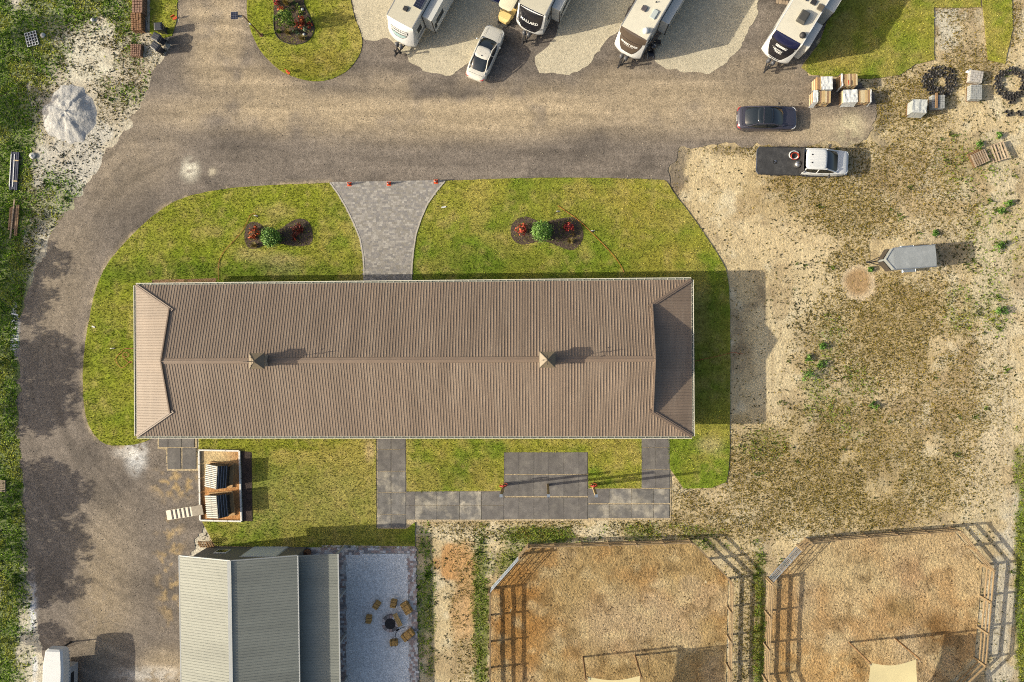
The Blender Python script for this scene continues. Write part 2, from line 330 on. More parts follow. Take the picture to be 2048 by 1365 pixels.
def d_speck(px, py):
    w = .30+0*px
    w = np.where(px < 420, .75, w)
    for b in ((1640,600,90,110,0,.95),(1690,780,160,110,0,.75),(1950,560,120,230,0,.7),(1900,950,150,120,0,.55),(1960,250,100,130,0,.55),(160,150,120,120,0,1.),(140,330,70,120,35,1.),(1440,880,90,60,0,.8),(880,1160,30,200,0,.8),(1420,460,60,80,0,.5),(940,1080,110,30,0,.8),(1560,480,120,60,0,.45)):
        w = np.maximum(w, b[5]*blob(px, py, b[0], b[1], b[2], b[3], b[4], .5))
    for b in ((1500,600,40,200,0),(1400,330,60,60,0),(1560,750,30,150,0),(2010,1200,25,260,0),(1545,700,25,60,0),(140,225,55,55,0),(880,1060,40,30,0),(1470,420,60,60,0)):
        w = w*(1-.8*blob(px, py, b[0], b[1], b[2], b[3], b[4], .5))
    return np.clip(w, 0, 1)*(1-.9*CIRC(px, py))
def gcol(px, py, X, Y):
    n = N2(px, py, 120, 3); n2 = N2(px, py, 28, 5); nf = N2(px, py, 30, 7, 5)
    col = np.tile(np.array(C(216,193,148)), (len(px), 1))
    col = mixc(col, C(178,152,112), .65*sstep(.45, .72, n)); col = mixc(col, C(235,222,188), .5*sstep(.52, .75, n2))
    col = mixc(col, C(158,138,108), .55*sstep(.55, .72, N2(px, py, 45, 9))*(px > 1340))
    tl = (px < 420)*1.0; col = mixc(col, C(215,210,196), .7*tl*(1-.5*n))
    for b in ((1718,565,34,36,0,C(172,132,90),.9),(905,1130,36,40,0,C(205,150,90),.8),(930,1180,25,130,0,C(212,165,110),.7),(1700,930,300,110,0,C(172,150,100),.45),(1640,410,150,70,10,C(182,158,110),.45),(1770,650,150,120,0,C(176,150,98),.45),(2005,1200,28,240,4,C(214,202,176),.85),(1985,900,40,200,0,C(205,188,150),.6),(1420,330,60,50,0,C(226,202,156),.8),(1545,720,40,120,0,C(232,210,165),.8),(1565,560,25,80,0,C(175,150,112),.5),(1905,55,36,45,0,C(225,215,190),.8),(2005,95,14,40,0,C(222,212,188),.8),(175,105,60,60,0,C(235,225,198),.8),(140,330,60,100,35,C(212,205,190),.7),(1350,360,16,40,0,C(120,104,88),.7),(1840,420,60,30,20,C(190,165,125),.5),(1352,325,20,40,0,C(140,126,106),.9),(1995,620,45,330,0,C(224,206,168),.85),(1660,560,70,140,0,C(228,206,162),.7),(1600,480,160,45,0,C(226,202,156),.75),(1900,455,110,28,0,C(224,204,164),.7),(1720,760,110,60,0,C(222,200,158),.55),(1470,1010,90,30,0,C(224,202,160),.6),(1960,940,60,90,0,C(218,198,160),.7),(950,1065,110,20,0,C(232,214,176),.8),(1180,1062,70,12,0,C(232,214,180),.7),(1758,240,26,60,0,C(150,136,112),.8),(1600,300,170,14,0,C(160,142,112),.7)):
        wb = blob(px, py, b[0], b[1], b[2], b[3], b[4], .75); col = mixc(col, b[5], b[6]*sstep(.30, .62, wb*.75+(nf-.5)*1.3*(wb > .02)+.02))
    dg = d_green(px, py); dd = d_dry(px, py)
    col = mixc(col, C(158,136,84), .34*dd); col = mixc(col, C(98,118,40), .85*dg)
    pass
    ci = CIRC(px, py); col = mixc(col, C(222,198,160), .9*ci); col = mixc(col, C(178,144,100), .9*blob(px+8*(N2(px, py, 16, 17)-.5), py, 1716, 564, 25, 27, 0, .3))
    for wx, wy, wr in ((29,655,50),(66,1215,48),(70,1340,40)): col = mixc(col, C(236,234,230), .9*sstep(.4, .6, blob(px, py, wx, wy, 8, wr, 0, .6)*.7+(nf-.5)))
    # wheel ruts across the open field
    for (x0, y0, x1, y1, bend) in ((1478,470,1540,860,30),(1500,470,1562,860,30),(1380,330,1700,480,-25),(1390,350,1700,505,-25),(1996,500,2000,1365,6),(2012,500,2018,1365,6),(915,1060,905,1365,4)):
        u = np.clip(((px-x0)*(x1-x0)+(py-y0)*(y1-y0))/((x1-x0)**2+(y1-y0)**2), 0, 1); L = math.hypot(x1-x0, y1-y0)
        dd_ = np.abs(((px-x0)*(y1-y0)-(py-y0)*(x1-x0))/L-bend*4*u*(1-u)-3*(N2(px, py, 40, 77)-.5)); inside = (u > .01)*(u < .99)
        col = mixc(col, C(150,126,92), .42*np.exp(-(dd_/3.0)**2)*inside*sstep(.3, .55, N2(px, py, 35, 79)))
    col = col*(.86+.28*N2(px, py, 9, 21)[:, None]); far = np.maximum(sstep(50, 53, np.abs(X+4)), sstep(34, 37, np.abs(Y)))
    return mixc(col, C(150,142,88), far)
def rcol(px, py, X, Y):
    n = N2(px, py, 60, 41); n2 = N2(px, py, 14, 43)
    col = np.tile(np.array(C(136,124,111)), (len(px), 1))
    d = np.zeros_like(px)
    for b in ((640,225,330,42,0,.9),(1000,225,330,50,-2,.95),(1350,205,220,60,0,.85),(430,70,60,130,0,.9),(540,185,150,50,25,.85),(1650,262,110,40,0,.75),(820,185,140,30,10,.5),(1230,170,70,40,0,.6),(1480,150,130,40,0,.5),(260,330,110,60,-42,.35),(120,560,60,140,10,.3),(215,1160,60,160,0,.35),(330,1340,50,40,0,.7)):
        d = np.maximum(d, b[5]*blob(px, py, b[0], b[1], b[2], b[3], b[4], .7))
    d = d*sstep(.2, .6, n+.1); col = mixc(col, C(196,174,140), .9*d)
    col = mixc(col, C(98,90,82), .55*sstep(.5, .75, N2(px, py, 90, 47))*(1-d))
    for b in ((380,340,16,19,0,C(235,225,200),1.),(425,345,8,8,0,C(220,205,175),.7),(272,912,18,30,0,C(228,224,216),1.),(255,905,24,10,0,C(225,215,200),.8),(64,1215,8,45,0,C(225,225,225),.9),(28,650,8,50,0,C(225,225,225),.9),(300,1350,60,14,0,C(215,205,190),.8),(1700,260,25,30,0,C(215,200,160),.8),(1640,265,30,20,0,C(200,180,145),.6),(200,1200,40,110,0,C(165,145,115),.5)):
        col = mixc(col, b[5], b[6]*blob(px, py, b[0], b[1], b[2], b[3], b[4], .8)*sstep(.40, .56, N2(px, py, 9, 45, 4)+.10))
    st = np.maximum(blob(px, py, 355, 965, 45, 28, 0, .6), .8*blob(px, py, 340, 1130, 26, 110, 0, .6)); col = mixc(col, C(204,172,118), st*.8*sstep(.50, .60, N2(px, py, 13, 51, 5)))
    # pale dirt worn along the lawn edge
    ed = np.full_like(px, 1e3)
    for (ax, ay), (bx, by) in zip(LAWN_A[:30], LAWN_A[1:31]):
        L2 = (bx-ax)**2+(by-ay)**2+1e-6; u = np.clip(((px-ax)*(bx-ax)+(py-ay)*(by-ay))/L2, 0, 1); ed = np.minimum(ed, np.hypot(px-ax-u*(bx-ax), py-ay-u*(by-ay)))
    col = mixc(col, C(206,184,146), .75*np.exp(-(ed/4.5)**2)*sstep(.40, .58, N2(px, py, 30, 57)))
    # faint wheel tracks that follow the bend
    r = np.hypot(px-420, (py-690)*.8); an = np.arctan2(py-690, px-420)*60
    tr = np.where((px < 420) & (py > 300), N2(r*2.6, an*.7, 22, 53), N2(px*.14, py*2.4, 22, 55)); col = col*(.66+.68*tr[:, None])
    return col*(.88+.24*n2[:, None])
def lcol(px, py, X, Y):
    n = N2(px, py, 75, 61); n2 = N2(px, py, 16, 63)
    col = np.tile(np.array(C(150,150,58)), (len(px), 1))
    col = mixc(col, C(112,136,36), .85*sstep(.42, .68, n)); col = mixc(col, C(180,164,88), .65*sstep(.46, .68, N2(px, py, 48, 65)))
    left = (px < 640)*(py < 900)*1.0; col = mixc(col, C(136,148,34), .55*left)
    for b in ((1200,410,180,50,0,C(158,146,66),.5),(1300,480,90,60,40,C(150,140,60),.45),(620,1000,150,70,0,C(150,146,84),.6),(560,530,40,22,0,C(196,176,128),.75),(500,510,28,14,0,C(186,168,116),.6),(555,425,22,16,0,C(178,160,104),.6),(425,462,26,12,0,C(178,160,100),.6),(710,440,14,60,-15,C(180,165,105),.5),(740,900,10,25,0,C(205,180,135),.8),(1420,890,25,15,0,C(190,172,125),.7),(900,950,80,30,0,C(120,118,50),.4),(640,130,70,30,0,C(150,128,62),.55),(1820,120,60,25,0,C(165,150,80),.5),(1690,120,60,20,0,C(175,158,84),.6)):
        col = mixc(col, b[5], b[6]*blob(px, py, b[0], b[1], b[2], b[3], b[4], .6)*sstep(.2, .55, n2+.1))
    col = mixc(col, C(80,112,24), .6*blob(px, py, 450, 545, 260, 22, 0, .7)); col = mixc(col, C(88,116,26), .5*blob(px, py, 960, 520, 140, 40, 0, .7))
    col = mixc(col, C(186,168,104), .45*sstep(.56, .72, N2(px, py, 11, 67))); stripe = np.where((px < 300) & (py > 480), np.sin(px*.42+2*N2(px, py, 200, 69)), np.sin(py*.33+3*N2(px, py, 220, 70))); col = col*(1-.06-.06*stripe)[:, None]
    return col*np.array([1.16, 1.13, 1.05])*(.85+.3*n2[:, None])
def pcol(px, py, X, Y):
    n = N2(px, py, 50, 71); n2 = N2(px, py, 10, 73); two = px > 1490
    col = np.where(two[:, None], np.array(C(204,176,130)), np.array(C(178,150,102)))
    col = mixc(col, C(176,130,76), .5*sstep(.45, .7, n)); col = mixc(col, C(200,176,140), .5*sstep(.5, .7, N2(px, py, 80, 75)))
    for b in ((1030,1230,60,140,0,C(176,122,58),.7),(1250,1250,90,60,0,C(196,172,138),.6),(1873,1262,36,36,0,C(136,98,52),.85),(1800,1215,28,22,0,C(150,120,72),.7),(1570,1250,25,130,0,C(190,142,82),.7),(1640,1340,110,40,0,C(196,150,86),.6),(1820,1150,40,40,0,C(178,146,110),.6),(1700,1140,80,40,0,C(188,166,122),.5)):
        col = mixc(col, b[5], b[6]*blob(px, py, b[0], b[1], b[2], b[3], b[4], .6))
    col = mixc(col, C(118,94,58), .55*sstep(.56, .70, N2(px, py, 20, 78, 5))); col = mixc(col, C(214,190,142), .5*sstep(.56, .70, N2(px, py, 26, 79, 5)))
    return col*(.85+.3*n2[:, None])

# ------------------------------------------------ ground sheets
m_sand = MG('sandy_soil', .26, 7, .12, 1.4, .75, .10, 5)
m_road = MG('road_gravel', .34, 13, .14, 1.6, .5, .05, 11, vor=.24, vscale=11)
m_lawn = MG('lawn_turf', .30, 8, .12, 1.2, .6, .06, 9)
m_padg = MG('crushed_stone', .16, 14, .06, 1.0, .6, .05, 12, vor=.16, vscale=11)
m_dirt = MG('paddock_dirt', .34, 6, .14, 1.2, 1.0, .14, 4.5)
m_mulch = MG('mulch_bark', .5, 14, .2, 3, .8, .08, 12)
m_leaf = MLEAF('leaf'); m_blade = MLEAF('grass_blade', .75, .15)
gx = np.concatenate([[-900,-500,-260,-140,-90,-70,-60], np.arange(-53, 45.01, .22), [52,62,80,130,250,500,900]])
gy = np.concatenate([[-900,-500,-260,-140,-80,-55,-45], np.arange(-37, 37.01, .22), [45,55,80,140,260,500,900]])
XX, YY = np.meshgrid(gx, gy); nx = len(gx)
Xf, Yf = XX.ravel(), YY.ravel(); px_, py_ = PX(Xf, Yf)
idx = np.arange(len(Xf)).reshape(XX.shape)
Q = np.stack([idx[:-1, :-1], idx[:-1, 1:], idx[1:, 1:], idx[1:, :-1]], -1).reshape(-1, 4)
hz = .024*(N2(px_, py_, 22, 81)-.5)+.016*(N2(px_, py_, 7, 83)-.5)      # small unevenness, kept below the sheets laid on it
hz = np.where((np.abs(Xf) > 53) | (np.abs(Yf) > 37), -.03, hz-.021)
me = arrmesh('ground', np.c_[Xf, Yf, hz], Q, gcol(px_, py_, Xf, Yf), m_sand, 4); me.polygons.foreach_set('use_smooth', [True]*len(me.polygons))
tag(link('ground', me), 'sandy soil with sparse weeds around the buildings', 'ground', kind='structure')
def S(name, label, cat, *a, **k): return tag(sheet(name, *a, **k), label, cat, kind='structure')
S('gravel_road', 'grey gravel road that loops round the long barn', 'road', ROAD, .012, .25, rcol, m_road, jit=.75, seed=1, step=.22)
for i, p in enumerate(PADS):
    S('gravel_pad', ('pale crushed stone pad under the trailer with a white front cap', 'pale crushed stone pad between the two middle trailers', 'pale crushed stone pad ending beside the brown capped trailer')[i], 'gravel pad', p, .024, .45,
      lambda px, py, X, Y: np.tile(np.array(C(212,198,168)), (len(px), 1))*(.9+.2*N2(px, py, 12, 91)[:, None]), m_padg, jit=.45, seed=5, step=.2)
LAWNS = [(LAWN_A, 'mown lawn that wraps the north side of the long barn'), (LAWN_B, 'lawn between the long barn and the grey workshop'), (LAWN_C, 'lawn enclosed by the rubber mat walkway'), (LAWN_E, 'rounded lawn island with the large flower bed'), (LAWN_F, 'lawn beside the trailer with the black front cap'), (LAWN_G, 'narrow lawn strip past the sandy patch'), (LAWN_H, 'small lawn strip beside the brick pallets')]
for p, lb in LAWNS: S('lawn', lb, 'lawn', p, .045, .42, lcol, m_lawn, skirt=.06, jit=.05, seed=8, step=.3)
S('paddock_ground', 'brown churned dirt inside the fenced paddock by the orange track', 'paddock ground', PAD1, .012, .32, pcol, m_dirt, zfn=lambda x, y: .09*(fbm(x, y, .55, 3, 5)-.5))
S('paddock_ground', 'sandy tan dirt inside the fenced paddock with the whole shade sail', 'paddock ground', PAD2, .012, .32, pcol, m_dirt, zfn=lambda x, y: .08*(fbm(x, y, .55, 3, 6)-.5))
S('patio_gravel', 'white crushed stone patio with the fire pit', 'patio', PATIO, .03, .4, lambda px, py, X, Y: np.tile(np.array(C(250,246,238)), (len(px), 1))*(.92+.16*N2(px, py, 6, 95)[:, None]), MG('patio_stone', .22, 12, .04, 1, .7, .05, 11, vor=.2, vscale=10))

# sand pile
def heap(px, py, rx, ry, h, seed, name, label, colfn, mat):
    cx, cy = G(px, py); n = 46; n = 72; ang = np.linspace(0, 2*np.pi, n, endpoint=False); rad = np.linspace(0, 1, 26)[1:]
    V = [(cx, cy, h)]
    for r in rad:
        k = r*(1+.5*(fbm(np.cos(ang)*2+9, np.sin(ang)*2, .8, 4, seed)-.5))
        x = cx+np.cos(ang)*rx*k; y = cy+np.sin(ang)*ry*k
        z = h*(1-r**1.15)*(.35+1.2*fbm(x, y, 1.3, 5, seed+2))+.14*(fbm(x, y, .45, 3, seed+5)-.5)*(1-r)-.05*r
        V += list(zip(x, y, z))
    V = np.array(V); F = []
    T = [(0, 1+i, 1+(i+1) % n) for i in range(n)]
    for a in range(len(rad)-1):
        for i in range(n): j = (i+1) % n; p, q = 1+a*n, 1+(a+1)*n; T += [(p+i, q+i, q+j), (p+i, q+j, p+j)]
    me = arrmesh(name, V, np.array(T), colfn(*PX(V[:, 0], V[:, 1]), V[:, 0], V[:, 1]), mat); me.polygons.foreach_set('use_smooth', [True]*len(me.polygons))
    return tag(link(name, me), label, 'sand pile')
heap(140, 227, 2.45, 2.6, .78, 4, 'sand_pile', 'tall heap of pale grey sand beside the road bend', lambda px, py, X, Y: np.tile(np.array(C(200,195,186)), (len(px), 1))*(.86+.28*N2(px, py, 9, 33)[:, None]), m_sand)

# ------------------------------------------------ weeds and grass blades
XMIN, XMAX, YMIN, YMAX = -50., 42.5, -32., 32.
SOLID = [[(x, y) for x, y in p] for p in ([ROAD, LAWN_A, LAWN_B, LAWN_C, LAWN_E, LAWN_F, LAWN_G, LAWN_H, PAD1, PAD2]+PADS)]+[[(275,560),(1385,560),(1385,875),(275,875)],[(752,872),(815,872),(815,985),(1340,978),(1340,1038),(830,1042),(812,1058),(752,1058)],[(360,1092),(832,1095),(834,1440),(360,1440)],[(1740,480),(1850,480),(1850,545),(1740,545)],[(140+56*math.cos(a*.4), 228+54*math.sin(a*.4)) for a in range(16)]]
def scatter(n, dens, inpoly=None, solid=True):
    X = rng.uniform(XMIN, XMAX, n); Y = rng.uniform(YMIN, YMAX, n); px, py = PX(X, Y)
    k = rng.uniform(0, 1, n) < dens(px, py)
    if solid:
        for p in SOLID: k &= ~pip(px, py, p)
    if inpoly is not None: k &= pip(px, py, inpoly)
    return X[k], Y[k], px[k], py[k]
X, Y, px, py = scatter(620000, lambda a, b: np.clip(d_dry(a, b)*1.0+.04*(a > 1340), 0, 1))
c = mixc(np.tile(np.array(C(164,140,62)), (len(X), 1)), C(86,80,32), rng.uniform(0, 1, len(X)))
tag(tufts('dry_grass', X, Y, -.03, .13, c, m_blade, 3, .9, .7, wid=.5), 'short brown dry grass in patches across the sandy field', 'grass', kind='stuff')
X, Y, px, py = scatter(330000, d_green)
c = mixc(np.tile(np.array(C(168,200,56)), (len(X), 1)), C(96,130,34), rng.uniform(0, 1, len(X))); c = mixc(c, C(206,200,80), .7*sstep(.45, .65, N2(px, py, 45, 35))); c = mixc(c, C(112,116,50), .6*(px > 860))
tag(tufts('green_weeds', X, Y, -.03, .17, c, m_blade, 4, .9, .7, wid=.5), 'lush green weeds along the road edge and fences', 'weeds', kind='stuff')
X, Y, px, py = scatter(120000, lambda a, b: d_speck(a, b)**1.3*sstep(.30, .55, N2(a, b, 26, 101)))
c = mixc(np.tile(np.array(C(88,90,44)), (len(X), 1)), C(58,54,32), rng.uniform(0, 1, len(X)))
tag(tufts('sparse_weeds', X, Y, -.03, rng.uniform(.06, .15, len(X)), c, m_blade, 6, .85, .6, wid=.75), 'small dark weeds dotted over bare sand', 'weeds', kind='stuff')
# bigger weed clumps one can see singly, joined as ground cover
X, Y, px, py = scatter(9000, lambda a, b: np.clip(d_green(a, b)*.35+.10*sstep(.5, .62, N2(a, b, 70, 103))*(a > 1500), 0, 1))
c = mixc(np.tile(np.array(C(96,124,30)), (len(X), 1)), C(60,84,24), rng.uniform(0, 1, len(X))); c = mixc(c, C(96,100,46), .5*(px > 860))
tag(tufts('weed_clumps', X, Y, -.03, rng.uniform(.25, .5, len(X)), c, m_blade, 14, .95, .7, wid=.22), 'knee high bright green weed clumps on the sand', 'weeds', kind='stuff')
for p, lb in LAWNS:
    q = [G(x, y, .045) for x, y in p]; xs = [a for a, b in q]; ys = [b for a, b in q]
    x0, x1, y0, y1 = max(min(xs), XMIN), min(max(xs), XMAX), max(min(ys), YMIN), min(max(ys), YMAX)
    n = int((x1-x0)*(y1-y0)*70); X = rng.uniform(x0, x1, n); Y = rng.uniform(y0, y1, n); k = pip(X, Y, q)
    px, py = PX(X, Y); k &= ~((px > 285) & (px < 1375) & (py > 575) & (py < 862)) & ~pip(px, py, PAVE_W) & ~pip(px, py, [(399,899),(504,902),(506,1044),(402,1042)])
    X, Y = X[k], Y[k]; c = lcol(*PX(X, Y), X, Y)*np.exp(rng.normal(0, .38, (len(X), 1)))
    tag(tufts('grass', X, Y, .04, .11, c, m_blade, 3, .9, .8), 'grass blades of the '+lb.replace('mown ', ''), 'grass', kind='stuff')
# dung, clods and hoof scuffs in the paddocks
for PP, lb in ((PAD1, 'dark dirt clods and droppings on the brown paddock'), (PAD2, 'dark dirt clods and droppings on the sandy paddock')):
    X, Y, px, py = scatter(200000, lambda a, b: .6*sstep(.30, .62, N2(a, b, 18, 111)), PP, False)
    c = mixc(np.tile(np.array(C(120,92,58)), (len(X), 1)), C(84,64,42), rng.uniform(0, 1, len(X)))
    tag(tufts('dirt_clods', X, Y, .0, .07, c, m_blade, 3, .9, .7, wid=.9), lb, 'dirt', kind='stuff')

# loose stones on the road and pads
X, Y, px, py = scatter(90000, lambda a, b: .22+.5*sstep(.5, .7, N2(a, b, 30, 121)), ROAD, False)
k = ~((px > 300) & (px < 1345) & (py > 372) & (py < 870)); X, Y = X[k], Y[k]
c = mixc(np.tile(np.array(C(206,194,172)), (len(X), 1)), C(92,84,76), (rng.uniform(0, 1, len(X)) < .5)*1.0)
tag(tufts('loose_stones', X, Y, .014, rng.uniform(.025, .06, len(X)), c, m_blade, 2, .6, .6, wid=1.3), 'loose stones strewn over the gravel road', 'gravel', kind='stuff')
# ------------------------------------------------ ribbed roof panels
def rib_profile(w, ribs, h=.026):
    """cross points (u, dz) of one sheet of roofing with ribs"""
    p = w/ribs; out = []
    for k in range(ribs):
        u = k*p; out += [(u, 0), (u+p*.36, 0), (u+p*.44, h), (u+p*.58, h), (u+p*.66, 0)]
    return out+[(w, 0)]
def roof_panel(u0, w, ribs, lo, hi, place, h=.026):
    """panel between curves lo(u) and hi(u) across the slope; place(u, s, dz) gives the 3d point"""
    pr = rib_profile(w, ribs, h); V = []; F = []; n = 0; rows = 2
    for u, dz in pr:
        a, b = lo(u0+u), hi(u0+u)
        if b <= a+.01: b = a+.01
        V += [place(u0+u, a, dz), place(u0+u, b, dz)]
    for i in range(len(pr)-1): F.append((2*i, 2*i+2, 2*i+3, 2*i+1))
    mb = MB(); mb.add(V, F); return mb
m_barnroof = M('brown_metal_roof', C(148,127,107), .54, 0, .10, .5, .06, 6, orand=.06, spec=.38, dirt=(*C(176,156,134), .5), dscale=.8, stretch=(1.6, .22, 1), world=True)
m_barncap = M('brown_ridge_flashing', C(146,124,104), .5, 0, .08, 1.5)
m_cream = M('cream_gutter', C(232,224,200), .5, 0, .06, 2)
m_gutin = M('gutter_inside', C(120,125,115), .7, 0, .2, 4)
m_tanwall = M('tan_siding', C(196,180,156), .7, 0, .06, 1)
m_copper = M('tan_metal_cap', C(138,122,98), .5, 0, .12, 3)
m_black = M('black_metal', (.02,.02,.022), .5, .2, .1, 5)
BX, BY, BYAW, HL, HW, ZE, ZP, XG, YG = -10.88, -1.49, R(.35), 22.7, 6.22, 3.0, 4.9, 19.38, 4.15
PIT = (ZP-ZE)/HW; ZG = ZE+(HW-YG)*PIT; HPIT = (ZG-ZE)/(HL-XG)
barn = thing('long_barn', 'long barn with brown ribbed metal roof and two small cupolas', 'barn', (BX, BY, 0), BYAW)
w = MB(); w.box(-HL+.5, HL-.5, -HW+.5, HW-.5, -.05, ZE+.08); w.build('wall', m_tanwall, barn)
def yhip(x): return HW-(HL-abs(x))*((HW-YG)/(HL-XG))
for sgn in (1, -1):
    roof = MB(); roof.box(-XG+.1, XG-.1, min(sgn*.4, sgn*YG), max(sgn*.4, sgn*YG), ZE-.1, ZE-.06); roof = roof.build('roof', m_tanwall, barn)
    tag(roof, label='north slope of the brown roof' if sgn > 0 else 'south slope of the brown roof')
    N_ = 50; pw = 2*HL/N_; proto = None
    place = lambda u, s, dz: (u, sgn*s, ZP-PIT*s+dz)
    for i in range(N_):
        u0 = -HL+i*pw; ends = max(abs(u0), abs(u0+pw)) > XG-.02
        hi = lambda u: HW+.02
        lo = (lambda u: max(.0, yhip(u)) if abs(u) > XG+.12 else 0.0)
        if not ends:
            if proto is None: proto = roof_panel(0, pw, 4, lambda u: 0.0, hi, place).mesh('roof_panel', m_barnroof)
            o = link('roof_panel', proto, roof); o.location.x = u0
        else: roof_panel(u0, pw, 4, lo, hi, place).build('roof_panel', m_barnroof, roof)
for sx in (1, -1):
    hip = MB(); hip.box(min(sx*(XG+.3), sx*(HL-.6)), max(sx*(XG+.3), sx*(HL-.6)), -HW+.7, HW-.7, ZE-.09, ZE-.05); hip = hip.build('hip_roof', m_tanwall, barn)
    tag(hip, label='end hip of the brown roof')
    N_ = 14; pw = 2*HW/N_; place = lambda u, s, dz: (sx*s, u, ZE+HPIT*(HL-s)+dz)
    for i in range(N_):
        u0 = -HW+i*pw
        lo = lambda u: XG if abs(u) < YG else HL-(HW-abs(u))*((HL-XG)/(HW-YG))
        roof_panel(u0, pw, 4, lo, lambda u: HL+.02, place, .024).build('roof_panel', m_barnroof, hip)
    g = MB(); g.add([(sx*XG, -YG-.1, ZG-.05), (sx*XG, YG+.1, ZG-.05), (sx*XG, 0, ZP-.02)], [(0, 1, 2)]); g.build('gable_wall', m_tanwall, barn)
    for sy in (1, -1):
        t = MB(); t.bar((sx*(XG+.13), sy*(YG+.12), ZG+.02), (sx*(XG+.13), 0, ZP+.05), .10, .16); t.build('rake_trim', m_barncap, barn)
        d = Vector((sx*(HL-XG), sy*(HW-YG), ZE-ZG)).normalized(); p = Vector((sx*XG, sy*YG, ZG+.045)); q = Vector((sx*HL, sy*HW, ZE+.045))
        h = MB(); h.bar(p-d*.15, q, .30, .03); h.bar(p-d*.15+Vector((0, 0, .03)), q+Vector((0, 0, .03)), .08, .03); h.build('hip_cap', m_barncap, barn)
rc = MB()
for s in (1, -1): rc.add([(-XG-.15, 0, ZP+.055), (XG+.15, 0, ZP+.055), (XG+.15, s*.21, ZP+.055-.21*PIT), (-XG-.15, s*.21, ZP+.055-.21*PIT), (XG+.15, s*.24, ZP-.24*PIT+.01), (-XG-.15, s*.24, ZP-.24*PIT+.01)], [(0, 1, 2, 3), (3, 2, 4, 5)])
rc.bar((-XG-.15, 0, ZP+.065), (XG+.15, 0, ZP+.065), .05, .03)
rc.build('ridge_cap', m_barncap, barn)
for nm, p, q, o in (('n', (-HL, HW+.03), (HL, HW+.03), (0, 1)), ('s', (-HL, -HW-.03), (HL, -HW-.03), (0, -1)), ('e', (HL+.03, -HW), (HL+.03, HW), (1, 0)), ('w', (-HL-.03, -HW), (-HL-.03, HW), (-1, 0))):
    g = MB(); g.mi = 0; P, Qq, O = Vector((*p, ZE-.04)), Vector((*q, ZE-.04)), Vector((*o, 0))
    g.bar(P+O*.13, Qq+O*.13, .02, .12); g.bar(P+O*.005, Qq+O*.005, .015, .10); g.bar(P+O*.145+Vector((0,0,.06)), Qq+O*.145+Vector((0,0,.06)), .055, .02)
    g.mi = 1; g.bar(P+O*.065+Vector((0,0,-.05)), Qq+O*.065+Vector((0,0,-.05)), .115, .015)
    g.mi = 0; L = (Qq-P).length; k = int(L/.61)
    for i in range(k+1):
        c = P+(Qq-P)*(i/k); g.bar(c, c+O*.15+Vector((0,0,.03)), .03, .02)
    g.build('gutter', [m_cream, m_gutin], barn)
Rb = Matrix.Rotation(-BYAW, 2)
for px, py in ((514, 722), (1095, 718)):
    x, y = G(px, py, 5.8); lx = (Rb @ Vector((x-BX, y-BY)))[0]
    b = MB(); b.box(lx-.45, lx+.45, -.45, .45, ZP-.35, 5.78); b.box(lx-.52, lx+.52, -.52, .52, 5.70, 5.80)
    for s in (1, -1):
        for k in range(6): z = ZP+.12+k*.1; b.box(lx-.38, lx+.38, s*.455-.02, s*.455+.02, z, z+.04); b.box(lx+s*.455-.02, lx+s*.455+.02, -.38, .38, z, z+.04)
    b = b.build('cupola', m_tanwall, barn)
    r_ = MB(); e = .61
    r_.add([(lx-e, -e, 5.80), (lx+e, -e, 5.80), (lx+e, e, 5.80), (lx-e, e, 5.80), (lx-e, -e, 5.86), (lx+e, -e, 5.86), (lx+e, e, 5.86), (lx-e, e, 5.86), (lx, 0, 6.42)], [(3, 2, 1, 0), (0, 1, 5, 4), (1, 2, 6, 5), (2, 3, 7, 6), (3, 0, 4, 7), (4, 5, 8), (5, 6, 8), (6, 7, 8), (7, 4, 8)])
    for a, c in ((-e, -e), (e, -e), (e, e), (-e, e)): r_.bar((lx+a, c, 5.875), (lx, 0, 6.43), .05, .02)
    r_.build('cupola_roof', m_copper, b)
    v = MB(); v.tube([(lx, 0, 6.4), (lx, 0, 7.35)], .018, 6); v.bar((lx-.3, .02, 6.85), (lx+.3, -.02, 6.85), .02); v.bar((lx, -.3, 6.85), (lx, .3, 6.85), .02)
    for a, c in ((-.3, 0), (.3, 0), (0, -.3), (0, .3)): v.cbox(lx+a, c, 6.80, .07, .07, .10)
    v.bar((lx-.45, 0, 7.25), (lx+.4, .05, 7.25), .025); v.add([(lx+.4, .05, 7.33), (lx+.4, .05, 7.17), (lx+.58, .06, 7.25)], [(0, 1, 2)]); v.add([(lx-.5, 0, 7.38), (lx-.5, 0, 7.12), (lx-.28, .01, 7.25)], [(0, 1, 2)])
    v.build('weathervane', m_black, b)

# ------------------------------------------------ grey workshop with lean-to
m_greyroof = M('grey_metal_roof', C(156,156,142), .56, 0, .08, .6, .05, 6, orand=.04, spec=.3, dirt=(*C(136,136,126), .4), dscale=.9, stretch=(.22, 1.6, 1), world=True)
m_greywall = M('grey_siding', C(118,116,112), .6, 0, .06, 1.2)
m_trim = M('light_grey_trim', C(190,190,184), .5, 0, .05, 2)
m_door = M('white_roller_door', C(226,230,232), .45, 0, .03, 2)
m_glass = M('dark_glass', (.015,.02,.025), .06, 0, .1, 1, spec=.8)
m_paint_w = M('white_paint', C(236,234,228), .45, 0, .04, 2)
WX, WY, WYAW = -24.42, -17.22, R(.9)
ws = thing('grey_workshop', 'grey metal workshop with ridge roof, lean-to and white roller door', 'workshop', (WX, WY, 0), WYAW)
WH, WE, WR, WL = 4.8, 4.3, 5.6, 17.0; WP = (WR-WE)/WH
b = MB(); b.box(-WH+.15, WH-.72, -WL, -.58, -.05, WE-.02); b.add([(-WH+.15, -.58, WE-.02), (WH-.72, -.58, WE-.02), (0, -.58, WR-.12)], [(0, 1, 2)]); b.build('wall', m_greywall, ws)
